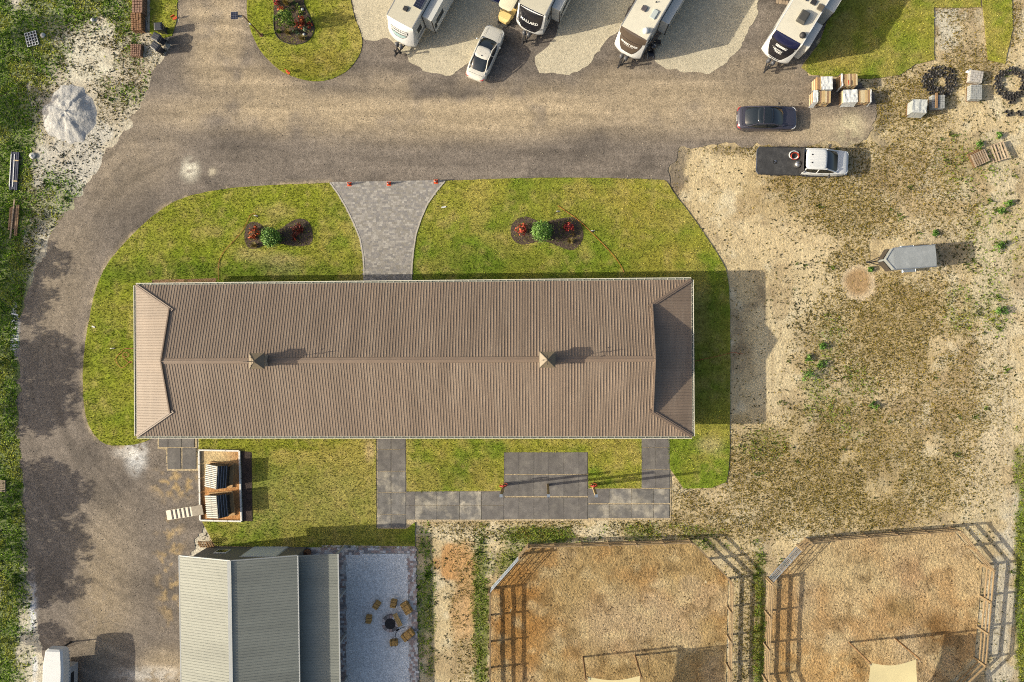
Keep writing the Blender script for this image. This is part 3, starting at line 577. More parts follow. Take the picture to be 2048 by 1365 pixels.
for sx in (1, -1):
    rf = MB(); rf.box(min(sx*.6, sx*3.8), max(sx*.6, sx*3.8), -WL, -.5, WE-.02, WE+.02); rf = rf.build('roof', m_greywall, ws); tag(rf, label='east slope of the grey roof' if sx > 0 else 'west slope of the grey roof')
    proto = roof_panel(0, .9144, 4, lambda u: 0.02, lambda u: WH, lambda u, s, dz: (sx*s, -u, WR-WP*s+dz)).mesh('roof_panel', m_greyroof)
    for i in range(18): o = link('roof_panel', proto, rf); o.location.y = -i*.9144
    t = MB(); t.bar((sx*WH, .03, WE-.03), (0, .03, WR-.03), .06, .16); t.build('rake_trim', m_trim, ws)
    t = MB(); t.bar((sx*(WH+.05), .02, WE-.05), (sx*(WH+.05), -WL, WE-.05), .09, .11); t.build('gutter', m_trim, ws)
t = MB(); t.bar((-.10, 0, WR+.035), (-.10, -WL, WR+.035), .30, .05); t.build('ridge_cap', m_trim, ws)
LX0, LX1, LZ0, LZ1 = 4.4, 7.75, 3.55, 3.25
lr = MB(); lr.box(LX0+.4, LX1-.5, -WL, -.6, LZ1-.16, LZ1-.1); lr = lr.build('lean_to_roof', m_greywall, ws)
proto = roof_panel(0, .9144, 4, lambda u: LX0-.35, lambda u: LX1, lambda u, s, dz: (s, -u, LZ0-(LZ0-LZ1)*(s-LX0)/(LX1-LX0)+dz)).mesh('roof_panel', m_greyroof)
for i in range(18): o = link('roof_panel', proto, lr); o.location.y = -.2-i*.9144
t = MB(); t.bar((LX1+.05, -.2, LZ1-.03), (LX1+.05, -WL, LZ1-.03), .09, .12); t.build('gutter', m_trim, ws)
for i in range(5):
    t = MB(); y = -.5-i*3.75; t.box(LX1-.42, LX1-.26, y-.08, y+.08, -.05, LZ1-.02); t.box(LX1-.44, LX1-.24, y-.10, y+.10, -.05, .12); t.build('post', m_trim, ws)
x0 = G(509, 1096)[0]-WX; x1 = G(576, 1096)[0]-WX
d = MB(); d.box(x0-.12, x1+.12, -.60, -.565, 0, 2.75); d = d.build('door_frame', m_trim, ws)
for k in range(10):
    s = MB(); z = .02+k*.262; s.box(x0, x1, -.565, -.535, z, z+.25); s.build('door_slat', m_door, d)
x0 = G(448, 1097)[0]-WX; wf = MB(); wf.box(x0-.08, x0+1.0, -.60, -.52, .85, 1.75); wf = wf.build('window_frame', m_paint_w, ws)
wp = MB(); wp.box(x0, x0+.92, -.53, -.512, .93, 1.67); wp.build('pane', m_glass, wf)
bx = MB(); y = G(360, 1211)[1]-WY; bx.box(-WH-.02, -WH+.25, y-.25, y+.25, 2.6, 3.1); bx.build('meter_box', m_trim, ws)

# ------------------------------------------------ block paving
def pavers(name, label, poly, bw, bl, z, cols, ang=0.0, parent=None, gap=.006):
    q = [G(x, y, z) for x, y in poly]; c, s = math.cos(ang), math.sin(ang); r = [(x*c+y*s, -x*s+y*c) for x, y in q]
    x0, x1 = min(a for a, b in r), max(a for a, b in r); y0, y1 = min(b for a, b in r), max(b for a, b in r); V = []; T = []; K = []; row = 0; y = y0
    while y < y1:
        x = x0-(row % 2)*bl*.5-random.random()*.1
        while x < x1:
            L = bl*random.choice((.66, 1, 1, 1.3)); cx, cy = x+L/2, y+bw/2
            if pip(np.array([cx]), np.array([cy]), r)[0]:
                h = z+random.uniform(-.001, .002); n = len(V); g = gap/2
                for (a, b, hh) in ((x+g, y+g, h), (x+L-g, y+g, h), (x+L-g, y+bw-g, h), (x+g, y+bw-g, h), (x+g, y+g, h-.06), (x+L-g, y+g, h-.06), (x+L-g, y+bw-g, h-.06), (x+g, y+bw-g, h-.06)): V.append((a*c-b*s, a*s+b*c, hh))
                T += [(n, n+1, n+2, n+3), (n, n+4, n+5, n+1), (n+1, n+5, n+6, n+2), (n+2, n+6, n+7, n+3), (n+3, n+7, n+4, n)]
                k = np.array(random.choice(cols))*random.uniform(.9, 1.1); K += [k]*8
            x += L
        y += bw; row += 1
    o = link(name, arrmesh(name, np.array(V), np.array(T), np.array(K), m_paver, 4), parent)
    return tag(o, label, 'paving', kind='structure') if parent is None else o
m_paver = MG('concrete_paver', .10, 20, .05, 3, .2, .01, 30, rough=.85)
GREY = [C(168,160,150), C(152,146,140), C(184,176,164), C(160,152,140)]
S('paver_bed', 'pale joint sand under the curved driveway paving', 'paving bed', PAVE_W, .0705, .6, lambda px, py, X, Y: np.tile(np.array(C(165,158,146)), (len(px), 1)), m_sand, skirt=.05)
pavers('paver_driveway', 'grey block paved driveway that flares out to the road', PAVE_W, .16, .23, .075, GREY, R(.4))
for side in (PAVE_W[2:10], PAVE_W[10:]+PAVE_W[:1]):
    e = MB(); P = [G3(x, y, .07) for x, y in side]
    for a, c in zip(P[:-1], P[1:]): e.bar(a, c, .12, .05)
    tag(e.build('paver_edging', M('pale_edging', C(196,186,170), .9, 0, .15, 6)), 'pale edging along the ' + ('east' if side[0][0] > 850 else 'west') + ' curve of the block paved driveway', 'edging', kind='structure')
MIXB = [C(186,160,148), C(222,214,204), C(160,152,148), C(204,184,172), C(232,226,220)]
for poly, lb in (([(560,1092),(832,1095),(832,1108),(560,1108)], 'mixed block paving along the lawn side of the patio'), ([(600,1108),(691,1108),(693,1440),(604,1440)], 'mixed block paving under the workshop lean-to'), ([(815,1108),(831,1108),(838,1440),(821,1440)], 'mixed block paving along the weedy side of the patio')):
    S('paver_bed', 'joint sand under the '+lb, 'paving bed', poly, .044, .8, lambda px, py, X, Y: np.tile(np.array(C(176,168,158)), (len(px), 1)), m_sand)
    pavers('paver_border', lb, poly, .20, .24, .05, MIXB, 0)

# ------------------------------------------------ rubber mats
m_mat = M('grey_rubber_mat', C(122,117,110), .85, 0, .25, 2.2, .15, 14, orand=.14, dirt=(*C(222,208,180), .9), dscale=.62)
m_mat2 = M('dark_rubber_mat', C(116,110,104), .9, 0, .20, 2.0, .14, 14, orand=.10, dirt=(*C(160,152,138), .6), dscale=.9)
def mats(name, label, bedpoly, rects):
    bed = S(name, label, 'walkway', bedpoly, .014, .5, lambda px, py, X, Y: np.tile(np.array(C(206,184,146)), (len(px), 1))*(.7+.5*N2(px, py, 10, 7)[:, None]), m_sand, jit=.06)
    for (a, b, c, d, dark) in rects:
        P = [Vector(G(x, y, .04)) for x, y in ((a, d), (c, d), (c, b), (a, b))]; ce = sum(P, Vector((0, 0)))/4; r = Matrix.Rotation(random.uniform(-.012, .012), 2)
        P = [ce+(r @ (p-ce))*.976 for p in P]; z0 = .02+random.uniform(0, .006); m = MB(); m.prism([tuple(p) for p in P], z0, z0+.03)
        m.build('rubber_mat', m_mat2 if dark else m_mat, bed, bev=.006)
rc = []
ys = [875, 899, 943, 986, 1030, 1056]
for j in range(5): rc += [(754.5, ys[j], 782, ys[j+1], j < 2), (782.5, ys[j], 811.5, ys[j+1], j < 2)]
xs = [811.5, 830, 874, 919, 963, 1008]
for i in range(5): rc += [(xs[i], 983, xs[i+1], 1011, i in (0, 4)), (xs[i], 1011, xs[i+1], 1040, i in (0, 4))]
xs = [1008, 1038, 1068, 1098, 1128, 1158, 1175]
for i in range(6):
    for j, (a, b) in enumerate(((904.5, 949.5), (950, 993.5), (995, 1039))): rc.append((xs[i], a, xs[i+1], b, True))
xs = [1175, 1218.5, 1262.5, 1307, 1338.5]
for i in range(4): rc += [(xs[i], 978, xs[i+1], 1007.5, i == 0), (xs[i], 1009, xs[i+1], 1037, False)]
ys = [875, 895.5, 940, 977]
for j in range(3): rc += [(1283, ys[j], 1310.5, ys[j+1], True), (1310.5, ys[j], 1339.5, ys[j+1], True)]
mats('mat_walkway', 'walkway of dusty grey rubber mats behind the long barn', [(751,868),(814,868),(815,982),(1006,981),(1006,902),(1177,902),(1177,977),(1281,976),(1281,868),(1342,868),(1342,1040),(830,1044),(814,1059),(751,1059)], rc)
mats('mat_walkway', 'few loose rubber mats beside the white curbed goat pen', [(315,870),(394,870),(396,942),(334,942),(332,900),(315,898)], [(317.5,874,336,895,True),(336.5,874,363.5,895,True),(364,875,388.5,895.5,True),(334.5,896,361.5,939,True),(364.5,896,392,939,True)])
S('mulch_strip', 'bare mulch strip along the north wall of the long barn', 'mulch', [(304,560),(432,557),(432,580),(306,582)], .06, .4, lambda px, py, X, Y: np.tile(np.array(C(150,118,88)), (len(px), 1)), m_mulch)
# ------------------------------------------------ vehicle helpers
m_rubber = M('tyre_rubber', (.018,.018,.019), .85, 0, .2, 8)
m_rim = M('steel_rim', (.35,.35,.36), .35, .8, .1, 6)
m_chrome = M('bare_metal', (.45,.45,.46), .3, .9, .1, 4)
m_dark = M('dark_plastic', (.022,.022,.024), .6, 0, .15, 5)
m_redlens = M('red_lens', (.35,.02,.02), .25, 0, .1, 5)
m_lens = M('clear_lens', (.6,.62,.62), .15, 0, .1, 5)
m_solar = M('solar_cell', (.012,.014,.03), .12, 0, .2, 12, spec=.6)
def wheel(parent, x, y, r=.34, w=.22):
    t = MB(); n = 20; s = 1 if y > 0 else -1
    t.tube([(x, y-w/2, r), (x, y-w*.42, r), (x, y+w*.42, r), (x, y+w/2, r)], [r*.88, r, r, r*.88], n)
    t = t.build('wheel', m_rubber, parent, smooth=40)
    q = MB(); q.tube([(x, y+s*w*.44, r), (x, y+s*w*.53, r)], [r*.62, r*.55], 14); q.build('rim', m_rim, t)
def sel(xf, xr, hw, n=32, e=3.2, z=0.0, crown=0.0):
    """rounded outline between a front and a rear x, half width hw"""
    cx, a = (xf+xr)/2, (xf-xr)/2; out = []
    for i in range(n):
        t = 2*math.pi*i/n; c, s = math.cos(t), math.sin(t)
        out.append((cx+a*math.copysign(abs(c)**(2/e), c), hw*math.copysign(abs(s)**(2/e), s), z))
    return out
def car_shell(secs):
    """lofted lower body; secs = (x, half width, bottom z, shoulder z, crown z)"""
    rings = []
    for x, w, zb, zs, zt in secs:
        h = [(w*.90, zb), (w, zb+.10), (w, zs-.14), (w*.985, zs-.05), (w*.93, zs+.3*(zt-zs)), (w*.72, zs+.75*(zt-zs)), (w*.38, zt-.008), (0, zt)]
        rings.append([(x, y, z) for y, z in h]+[(x, -y, z) for y, z in h[::-1][1:]])
    m = MB(); m.loft(rings); return m
def arrow_panel(parent, name, pts, mat):
    m = MB(); n = len(pts); m.add(pts, [tuple(range(n))]); return m.build(name, mat, parent)
def make_car(name, label, px, py, yaw, L, W, Ht, paint, glassroof=False):
    x, y = G(px, py, .5); t = thing(name, label, 'car', (x, y, .012), yaw)
    h = L/2; k = W/2
    secs = [(h, k*.60, .30, .52, .56), (h-.06, k*.76, .22, .58, .64), (h-.22, k*.89, .18, .64, .70), (h-.55, k*.97, .17, .70, .78), (h-1.0, k, .17, .76, .86), (h-1.45, k, .17, .82, .93), (h-2.1, k, .17, .86, .95), (-h+1.9, k, .17, .90, .97), (-h+1.0, k*.99, .17, .92, 1.00), (-h+.55, k*.96, .19, .90, .99), (-h+.22, k*.89, .24, .84, .95), (-h+.06, k*.78, .30, .76, .86), (-h, k*.64, .36, .66, .74)]
    car_shell(secs).build('body', paint, t, smooth=40)
    xf, xr = h-1.18, -h+(.50 if not glassroof else .42)
    g = MB(); rings = [sel(xf, xr, k*.93, z=.86, e=3.6), sel(xf-.30, xr+.22, k*.88, z=1.06, e=3.6), sel(xf-.68, xr+.62, k*.79, z=1.27, e=3.6), sel(xf-1.06, xr+1.12, k*.71, z=Ht-.035, e=3.4)]
    g.loft(rings); g.build('windows', m_glass, t, smooth=60)
    ro = MB(); rr = [sel(xf-1.02, xr+1.06, k*.735, z=Ht-.055, e=3.4), sel(xf-1.06, xr+1.10, k*.72, z=Ht-.015, e=3.4), sel(xf-1.22, xr+1.28, k*.58, z=Ht+.004, e=3), sel(xf-1.6, xr+1.6, k*.25, z=Ht+.012, e=2.6)]
    ro.loft(rr); ro.build('roof', m_glass if glassroof else paint, t, smooth=60)
    for s in (1, -1):
        p = MB()
        p.tube([(xf-.10, s*k*.80, .89), (xf-.45, s*k*.78, 1.14), (xf-1.04, s*k*.70, Ht-.03), (xf-1.5, s*k*.725, Ht-.02), (xr+1.5, s*k*.725, Ht-.02), (xr+1.08, s*k*.70, Ht-.03), (xr+.55, s*k*.80, 1.20), (xr+.06, s*k*.80, .95)], .045, 6)
        p.build('roof_rail', paint, t, smooth=60)
        p = MB(); p.bar((-.15, s*k*.91, .95), (-.30, s*k*.725, Ht-.03), .07, .05); p.build('door_pillar', paint if not glassroof else m_dark, t)
        mr = MB(); mr.tube([(xf-.42, s*(k+.02), .93), (xf-.45, s*(k+.13), .98), (xf-.47, s*(k+.19), .97)], [.04, .085, .05], 8); mr.build('mirror', paint if not glassroof else m_dark, t, smooth=60)
        hl = MB(); hl.tube([(h-.12, s*k*.62, .60), (h-.26, s*k*.82, .63), (h-.46, s*k*.92, .67)], [.05, .06, .03], 8); hl.build('headlight', m_lens, t, smooth=60)
        tl = MB(); tl.tube([(-h+.03, s*k*.56, .74), (-h+.10, s*k*.78, .76), (-h+.26, s*k*.90, .80)], [.04, .06, .03], 8); tl.build('tail_light', m_redlens, t, smooth=60)
        for xx in (h-.92, -h+.98): wheel(t, xx, s*(k-.13), .335, .22)
    sm = MB()
    for s in (1, -1):
        sm.tube([(xf+.02, s*k*.72, .925), (h-.35, s*k*.62, .745)], .008, 4)
    sm.tube([(-h+.34, -k*.7, .965), (-h+.34, k*.7, .965)], .008, 4); sm.build('panel_gap', m_dark, t)
    if glassroof:
        r_ = MB(); r_.tube([(xr+1.55, -k*.70, Ht-.01), (xr+1.55, 0, Ht+.016), (xr+1.55, k*.70, Ht-.01)], .03, 6); r_.build('roof_bar', paint, t)
    else:
        a = MB(); a.tube([(xr+1.3, 0, Ht), (xr+1.22, 0, Ht+.07)], [.04, .015], 6); a.build('antenna', m_dark, t)
    pl = MB(); pl.box(-h-.01, -h+.03, -.26, .26, .62, .74); pl.build('number_plate', m_paint_w, t)
    return t
m_pearl = M('pearl_white_paint', C(232,224,206), .28, 0, .02, 2, coat=.6)
m_gunmetal = M('dark_grey_car_paint', C(86,82,92), .3, .35, .06, 2, coat=.8)
make_car('white_sedan', 'pearl white sedan parked askew in front of the trailers', 971, 108, R(66.5), 4.75, 1.84, 1.45, m_pearl)
make_car('dark_sedan', 'dark grey sedan with black glass roof on the gravel', 1533, 238, R(-.8), 4.93, 1.98, 1.44, m_gunmetal, True)

# ------------------------------------------------ pickup with flat deck
def make_truck():
    x, y = G(1606, 324, .9); t = thing('flatbed_pickup', 'white crew cab pickup with a black flat deck and coiled hose', 'pickup truck', (x, y, -.02), R(-2.5))
    W = m_paint_w; k = .98
    fr = MB(); fr.box(-3.5, 2.6, -.45, -.33, .55, .75); fr.box(-3.5, 2.6, .33, .45, .55, .75); fr.build('chassis', m_dark, t)
    # hood and cab lower body
    sec = [(3.62, .70, .45, .92, .98), (3.55, .86, .38, 1.02, 1.08), (3.35, .95, .36, 1.08, 1.17), (2.9, 1.0, .36, 1.14, 1.24), (2.6, 1.0, .36, 1.16, 1.22), (1.9, 1.0, .4, 1.16, 1.18), (-.05, 1.0, .45, 1.16, 1.18), (-.12, .98, .45, 1.15, 1.17)]
    car_shell(sec).build('body', W, t, smooth=40)
    g = MB(); g.loft([sel(2.80, -.08, .95, z=1.14, e=5), sel(2.32, -.06, .90, z=1.45, e=5), sel(1.58, -.04, .80, z=1.90, e=5)]); g.build('windows', m_glass, t, smooth=60)
    r_ = MB(); r_.loft([sel(1.58, -.10, .83, z=1.87, e=6), sel(1.55, -.08, .81, z=1.93, e=6), sel(1.42, .04, .70, z=1.955, e=6)]); r_ = r_.build('roof', W, t, smooth=60)
    for i in range(6):
        b = MB(); yy = -.55+i*.22; b.box(.15, 1.36, yy-.03, yy+.03, 1.95, 1.972); b.build('roof_rib', W, r_, bev=.006)
    for yy in (-.32, .32): b = MB(); b.box(.3, .42, yy-.05, yy+.05, 1.955, 1.985); b.build('roof_lamp', m_dark, r_)
    for s in (1, -1):
        for (p, q) in (((2.68, s*.86, 1.20), (1.55, s*.79, 1.90)), ((1.05, s*.94, 1.19), (1.0, s*.80, 1.90)), ((-.05, s*.94, 1.16), (-.03, s*.80, 1.90))):
            b = MB(); b.bar(p, q, .09, .07); b.build('pillar', W, t)
        b = MB(); b.bar((1.56, s*.81, 1.89), (-.08, s*.81, 1.89), .07, .06); b.build('roof_rail', W, t)
        b = MB(); b.tube([(2.0, s*.98, 1.3), (1.98, s*1.18, 1.34)], .02, 6); b.box(1.9, 2.02, s*1.25-.13, s*1.25+.13, 1.22, 1.5); b.build('mirror', m_dark, t, bev=.02)
        b = MB(); b.tube([(3.58, s*.62, .98), (3.45, s*.84, 1.0), (3.3, s*.93, 1.04)], [.07, .09, .04], 8); b.build('headlight', m_lens, t, smooth=60)
        for xx in (1.45, .65): b = MB(); b.box(xx-.09, xx+.09, s*1.0-.015, s*1.0+.03, 1.0, 1.05); b.build('door_handle', m_dark, t)
        wheel(t, 2.72, s*.86, .40, .27); wheel(t, -2.05, s*.88, .40, .34)
        b = MB(); b.box(-2.55, -1.55, s*1.06-.06, s*1.06+.12, .70, .80); b.build('mudguard', W, t, bev=.03)
        b = MB(); b.box(.1, 1.9, s*1.03-.08, s*1.03+.08, .46, .52); b.build('side_step', m_dark, t, bev=.02)
    b = MB(); b.box(3.56, 3.72, -.92, .92, .42, .62); b.build('front_bumper', m_chrome, t, bev=.04)
    dk = MB(); P = [(-3.72, -.85), (-3.55, -1.10), (-.16, -1.10), (-.16, 1.10), (-3.55, 1.10), (-3.72, .85)]; dk.prism(P, .84, .93)
    dk = dk.build('flat_deck', M('black_deck_coating', (.030,.031,.033), .75, 0, .3, 2.2, .2, 12, dirt=(*C(130,126,120), .30), dscale=1.4), t, bev=.01)
    b = MB(); b.bar((-3.76, -.86, .89), (-3.76, .86, .89), .06, .10); b.bar((-3.76, -.86, .89), (-3.57, -1.13, .89), .05, .10); b.bar((-3.76, .86, .89), (-3.57, 1.13, .89), .05, .10); b.build('deck_rail', m_chrome, dk)
    for s in (1, -1):
        b = MB(); b.bar((-3.57, s*1.13, .89), (-.1, s*1.13, .89), .04, .06)
        for i in range(8): b.cbox(-3.3+i*.44, s*1.15, .85, .07, .05, .06)
        b.build('side_rail', m_dark, dk)
    hb = MB(); hb.box(-2.42, -2.10, -.24, .08, .932, .936); hb.build('hitch_well', M('black_well', (.004,.004,.004), .9), dk)
    hh = MB(); hh.box(-2.36, -2.26, -.20, -.14, .937, .95); hh.box(-2.36, -2.16, -.02, .04, .937, .95); hh.cyl(-2.2, -.08, .937, .97, .045, 10); hh.build('hitch_ball', m_chrome, dk)
    hr = MB(); hr.box(-.26, -.19, -.95, .95, .9, 1.75)
    hr.build('headache_rack', m_dark, t, bev=.02)
    # hose coil and silver tank lying on the deck
    M_ = t.matrix_basis
    def w2(p): return Matrix.Translation((x, y, -.02)) @ Matrix.Rotation(R(-2.5), 4, 'Z') @ Vector(p)
    def coil(c, r, n, rr, turns, seed):
        rd = random.Random(seed); out = []
        for i in range(int(n*turns)): a = 2*math.pi*i/n; q = r*(1+.09*math.sin(a*.73+seed)+.03*rd.random()); out.append((c[0]+q*math.cos(a), c[1]+q*.9*math.sin(a), c[2]+.03+.022*(i/n)))
        return out
    hz = thing('garden_hose', 'white and red hose coiled on the black truck deck', 'hose', w2((-.78, .52, .935)), 0)
    a = MB(); a.tube(coil((0, 0, 0), .36, 24, .02, 3.2, 1), .022, 6); a.build('white_hose', m_paint_w, hz, smooth=60)
    a = MB(); a.tube(coil((.06, -.10, .05), .30, 24, .02, 2.6, 5), .022, 6); a.build('red_hose', M('red_hose_rubber', C(190,70,45), .5), hz, smooth=60)
    tk = thing('metal_tank', 'round silver tank standing behind the pickup cab', 'tank', w2((-.52, -.30, .935)), 0)
    a = MB(); a.loft([sel(r_, -r_, r_, 20, 2, z) for r_, z in ((.22, 0), (.26, .05), (.26, .35), (.2, .45), (.05, .5))]); a.build('tank_body', m_chrome, tk, smooth=50)
    a = MB(); a.cyl(0, 0, .49, .58, .05, 10); a.tube([(0, 0, .55), (.14, .02, .6), (.2, .1, .5)], .018, 6); a.build('valve', m_dark, tk)
    return t
make_truck()

# ------------------------------------------------ travel trailers
m_rvwhite = M('trailer_white_skin', C(226,222,210), .4, 0, .03, 1.5, coat=.2)
m_rvroof = M('trailer_roof_membrane', C(216,206,180), .75, 0, .07, 1.1, .04, 12, dirt=(*C(170,160,136), .4), dscale=.8)
m_rvroof2 = M('trailer_roof_membrane_bright', C(240,230,204), .7, 0, .05, 1.1, .03, 12, dirt=(*C(190,180,156), .3), dscale=.8)
m_rvgrey = M('trailer_grey_band', C(150,150,150), .5, 0, .05, 2)
m_rvblack = M('black_gelcoat', (.012,.012,.016), .22, 0, .1, 2, coat=.4)
m_rvbrown = M('brown_gelcoat', C(92,78,66), .3, 0, .06, 2, coat=.3)
m_capw = M('white_gelcoat', C(244,240,232), .25, 0, .02, 1.5, coat=.5)
m_awn = M('white_awning', C(235,232,225), .6, 0, .04, 3)
CAP = [(-.05, 3.12), (.10, 3.06), (.32, 2.72), (.55, 2.25), (.75, 1.7), (.86, 1.15), (.86, .75), (.70, .58)]
def make_rv(name, label, px, py, ang, Ht=3.15, W=2.46, L=8.0, capmat=None, text=None, tsize=.3, ts=1.2, spacing=1.0, bold=.0, slides=(), roof=(), roofmat=None, panel=None, trims=(), extras=(), sub=None, emblem=False):
    z0 = Ht-.03; x, y = G(px, py, z0); t = thing(name, label, 'travel trailer', (x, y, .03), ang); k = W/2
    sc_ = Ht/3.15; prof = [(a, b*sc_) for a, b in CAP]
    cum = [0]
    for (a, b), (c, d) in zip(prof[:-1], prof[1:]): cum.append(cum[-1]+math.hypot(c-a, d-b))
    def S_(yy, s, off=0.0):
        i = max(0, min(len(cum)-2, next((j for j in range(len(cum)-1) if s <= cum[j+1]), len(cum)-2)))
        u = (s-cum[i])/(cum[i+1]-cum[i]); a, b = prof[i], prof[i+1]; xx = a[0]+(b[0]-a[0])*u; zz = a[1]+(b[1]-a[1])*u
        dx, dz = b[0]-a[0], b[1]-a[1]; l = math.hypot(dx, dz); nx_, nz_ = -dz/l, dx/l
        wgt = min(1, max(0, xx/.5)); xx -= wgt*.34*(abs(yy)/k)**2.4
        return Vector((xx+nx_*off, yy, zz+nz_*off))
    body = MB(); q = [(-L, .62), (-L, Ht-.06), (-L+.06, Ht), (0, Ht), (0, .62)]
    body.loft([[(a, -k, b) for a, b in q], [(a, k, b) for a, b in q]]); body.build('body', m_rvwhite, t, bev=.03)
    rf = MB(); rf.box(-L+.05, .02, -k+.09, k-.09, Ht+.002, Ht+.02); rf = rf.build('roof_membrane', roofmat or m_rvroof, t)
    for s in (1, -1):
        b = MB(); b.bar((-L, s*(k-.045), Ht+.005), (.03, s*(k-.045), Ht+.005), .09, .04); b.build('roof_edge', m_rvgrey if capmat is not m_rvblack else m_capw, t, bev=.012)
    cp = MB(); ny, ns = 17, 15
    V = [S_(-k+2*k*j/(ny-1), cum[-1]*i/(ns-1)) for i in range(ns) for j in range(ny)]
    cp.add(V, [(i*ny+j, i*ny+j+1, (i+1)*ny+j+1, (i+1)*ny+j) for i in range(ns-1) for j in range(ny-1)])
    for s in (0, ny-1):     # side cheeks back to the body
        pts = [V[i*ny+s] for i in range(ns)]; yy = pts[0].y
        cp.add(pts+[Vector((-.06, yy, .60)), Vector((-.06, yy, Ht))], [tuple(range(ns+2))])
    cp = cp.build('front_cap', m_capw, t, smooth=45)
    def patch(nm, mat, s0, s1, half, off=.012, y0=0.0, n=10):
        """a flat print on the cap between path lengths s0..s1 with half width half(u)"""
        m = MB(); mm = 15
        V = [S_(y0+half(i/n)*(-1+2*j/(mm-1)), s0+(s1-s0)*i/n, off) for i in range(n+1) for j in range(mm)]
        m.add(V, [(i*mm+j, i*mm+j+1, (i+1)*mm+j+1, (i+1)*mm+j) for i in range(n) for j in range(mm-1)]); return m.build(nm, mat, cp, smooth=60)
    def letters(nm, s, size, spath, mat, sp=1.0, bo=0.0, y0=0.0, off=.022):
        me = text_mesh(s, size, sp, bo)
        for v in me.vertices: v.co = S_(max(-k, min(k, v.co.x+y0)), spath-v.co.y, off)
        me.materials.clear(); me.materials.append(mat); return link(nm, me, cp)
    for a in extras: a(patch, letters, cum, k)
    # side stripes, door, windows, slide-outs
    for s in (1, -1):
        b = MB(); b.box(-L+.1, -.1, s*(k+.004)-.004, s*(k+.004)+.004, .95, 1.25); b.build('side_stripe', m_rvgrey, t)
        b = MB(); b.box(-.95, -.35, s*(k+.008)-.008, s*(k+.008)+.008, 1.55, 2.25); b.build('side_window', m_glass, t, bev=.01)
    for (a, b_, s, dep, z1) in slides:
        so = MB(); so.box(min(a, b_), max(a, b_), min(s*(k-.05), s*(k+dep)), max(s*(k-.05), s*(k+dep)), .75, z1); so = so.build('slide_out', m_rvwhite, t, bev=.015)
        e = MB(); e.bar((a+.02, s*(k+dep), .75), (a+.02, s*(k+dep), z1), .06, .06); e.bar((a+.02, s*(k+.02), .75), (a+.02, s*(k+.02), z1+.02), .05, .08); e.bar((b_, s*(k+.03), z1), (a, s*(k+.03), z1), .05, .05); e.build('slide_seal', m_dark, so)
        wv = MB(); wv.box(a-1.6, a-.5, s*(k+dep+.008)-.008, s*(k+dep+.008)+.008, 1.5, 2.1); wv.box(a-.45, a-.15, s*(k+dep+.008)-.008, s*(k+dep+.008)+.008, 1.2, 1.9); wv.build('slide_window', m_glass, so)
    for it in roof:
        kind, rx, ry = it[0], it[1], it[2]
        if kind == 'vent': b = MB(); b.cbox(rx, ry, Ht+.02, it[3], it[3], .12); b = b.build('roof_vent', m_dark if len(it) < 5 else it[4], t, bev=.03)
        elif kind == 'skylight': b = MB(); b.cbox(rx, ry, Ht+.02, .75, .42, .10); b.build('skylight', M('skylight_dome', C(206,212,204), .3, 0, .05), t, bev=.04)
        elif kind == 'solar':
            b = MB(); b.cbox(rx, ry, Ht+.06, it[3], .68, .035); b = b.build('solar_panel', m_chrome, t); nn = 9
            for i in range(nn):
                for j in range(4): c = MB(); c.cbox(rx-it[3]/2+(i+.5)*it[3]/nn, ry-.32+(j+.5)*.16, Ht+.096, it[3]/nn-.012, .148, .004); c.build('solar_cell', m_solar, b)
        elif kind == 'ac': b = MB(); b.loft([[(rx+a*u, ry+c*u2, Ht+.02+zz) for a, c in ((-.5, -.36), (.5, -.36), (.5, .36), (-.5, .36))] for zz, u, u2 in ((0, 1, 1), (.22, .98, .97), (.36, .8, .82))]); b.build('air_conditioner', M('dark_ac_shroud', C(84,82,76), .5), t, bev=.05)
        elif kind == 'dome': b = MB(); b.loft([sel(rx+r_, rx-r_, r_, 18, 2, Ht+.02+zz) for r_, zz in ((.24, 0), (.25, .12), (.18, .24), (.05, .29))]); b = b.build('satellite_dome', it[3], t, smooth=60); b.location.y = ry
        elif kind == 'pipe': b = MB(); b.cyl(rx, ry, Ht, Ht+.16, .045, 8); b.build('vent_pipe', m_dark, t)
    for xx in (-L*.55, -L*.55-.85):
        for s in (1, -1): wheel(t, xx, s*(k-.14), .36, .22)
    tg = MB(); tg.bar((-.2, .55, .55), (1.75, .05, .55), .08, .12); tg.bar((-.2, -.55, .55), (1.75, -.05, .55), .08, .12); tg.bar((1.6, 0, .55), (2.0, 0, .55), .12, .12); tg.bar((1.35, 0, .02), (1.35, 0, .95), .09, .09); tg.cbox(1.35, 0, 0, .22, .22, .03)
    tg.build('tongue', m_dark, t)
    for s in (1, -1):
        c = MB(); c.loft([sel(r_, -r_, r_, 14, 2, z) for r_, z in ((.15, .62), (.17, .68), (.17, 1.0), (.08, 1.08))]); c = c.build('propane_tank', M('grey_propane_tank', C(90,90,92), .45), t, smooth=50); c.location = (1.08, s*.2, 0)
    jk = MB(); jk.cyl(1.72, 0, .3, 1.05, .06, 10); jk.cbox(1.72, 0, 1.05, .14, .14, .18); jk.build('tongue_jack', m_dark, t)
    for s in (1, -1):
        b = MB(); b.bar((-.4, s*.9, .62), (-.1, s*.95, .02), .06, .06); b.cbox(-.1, s*.95, 0, .2, .2, .03); b.build('stabiliser', m_dark, t)
    return t
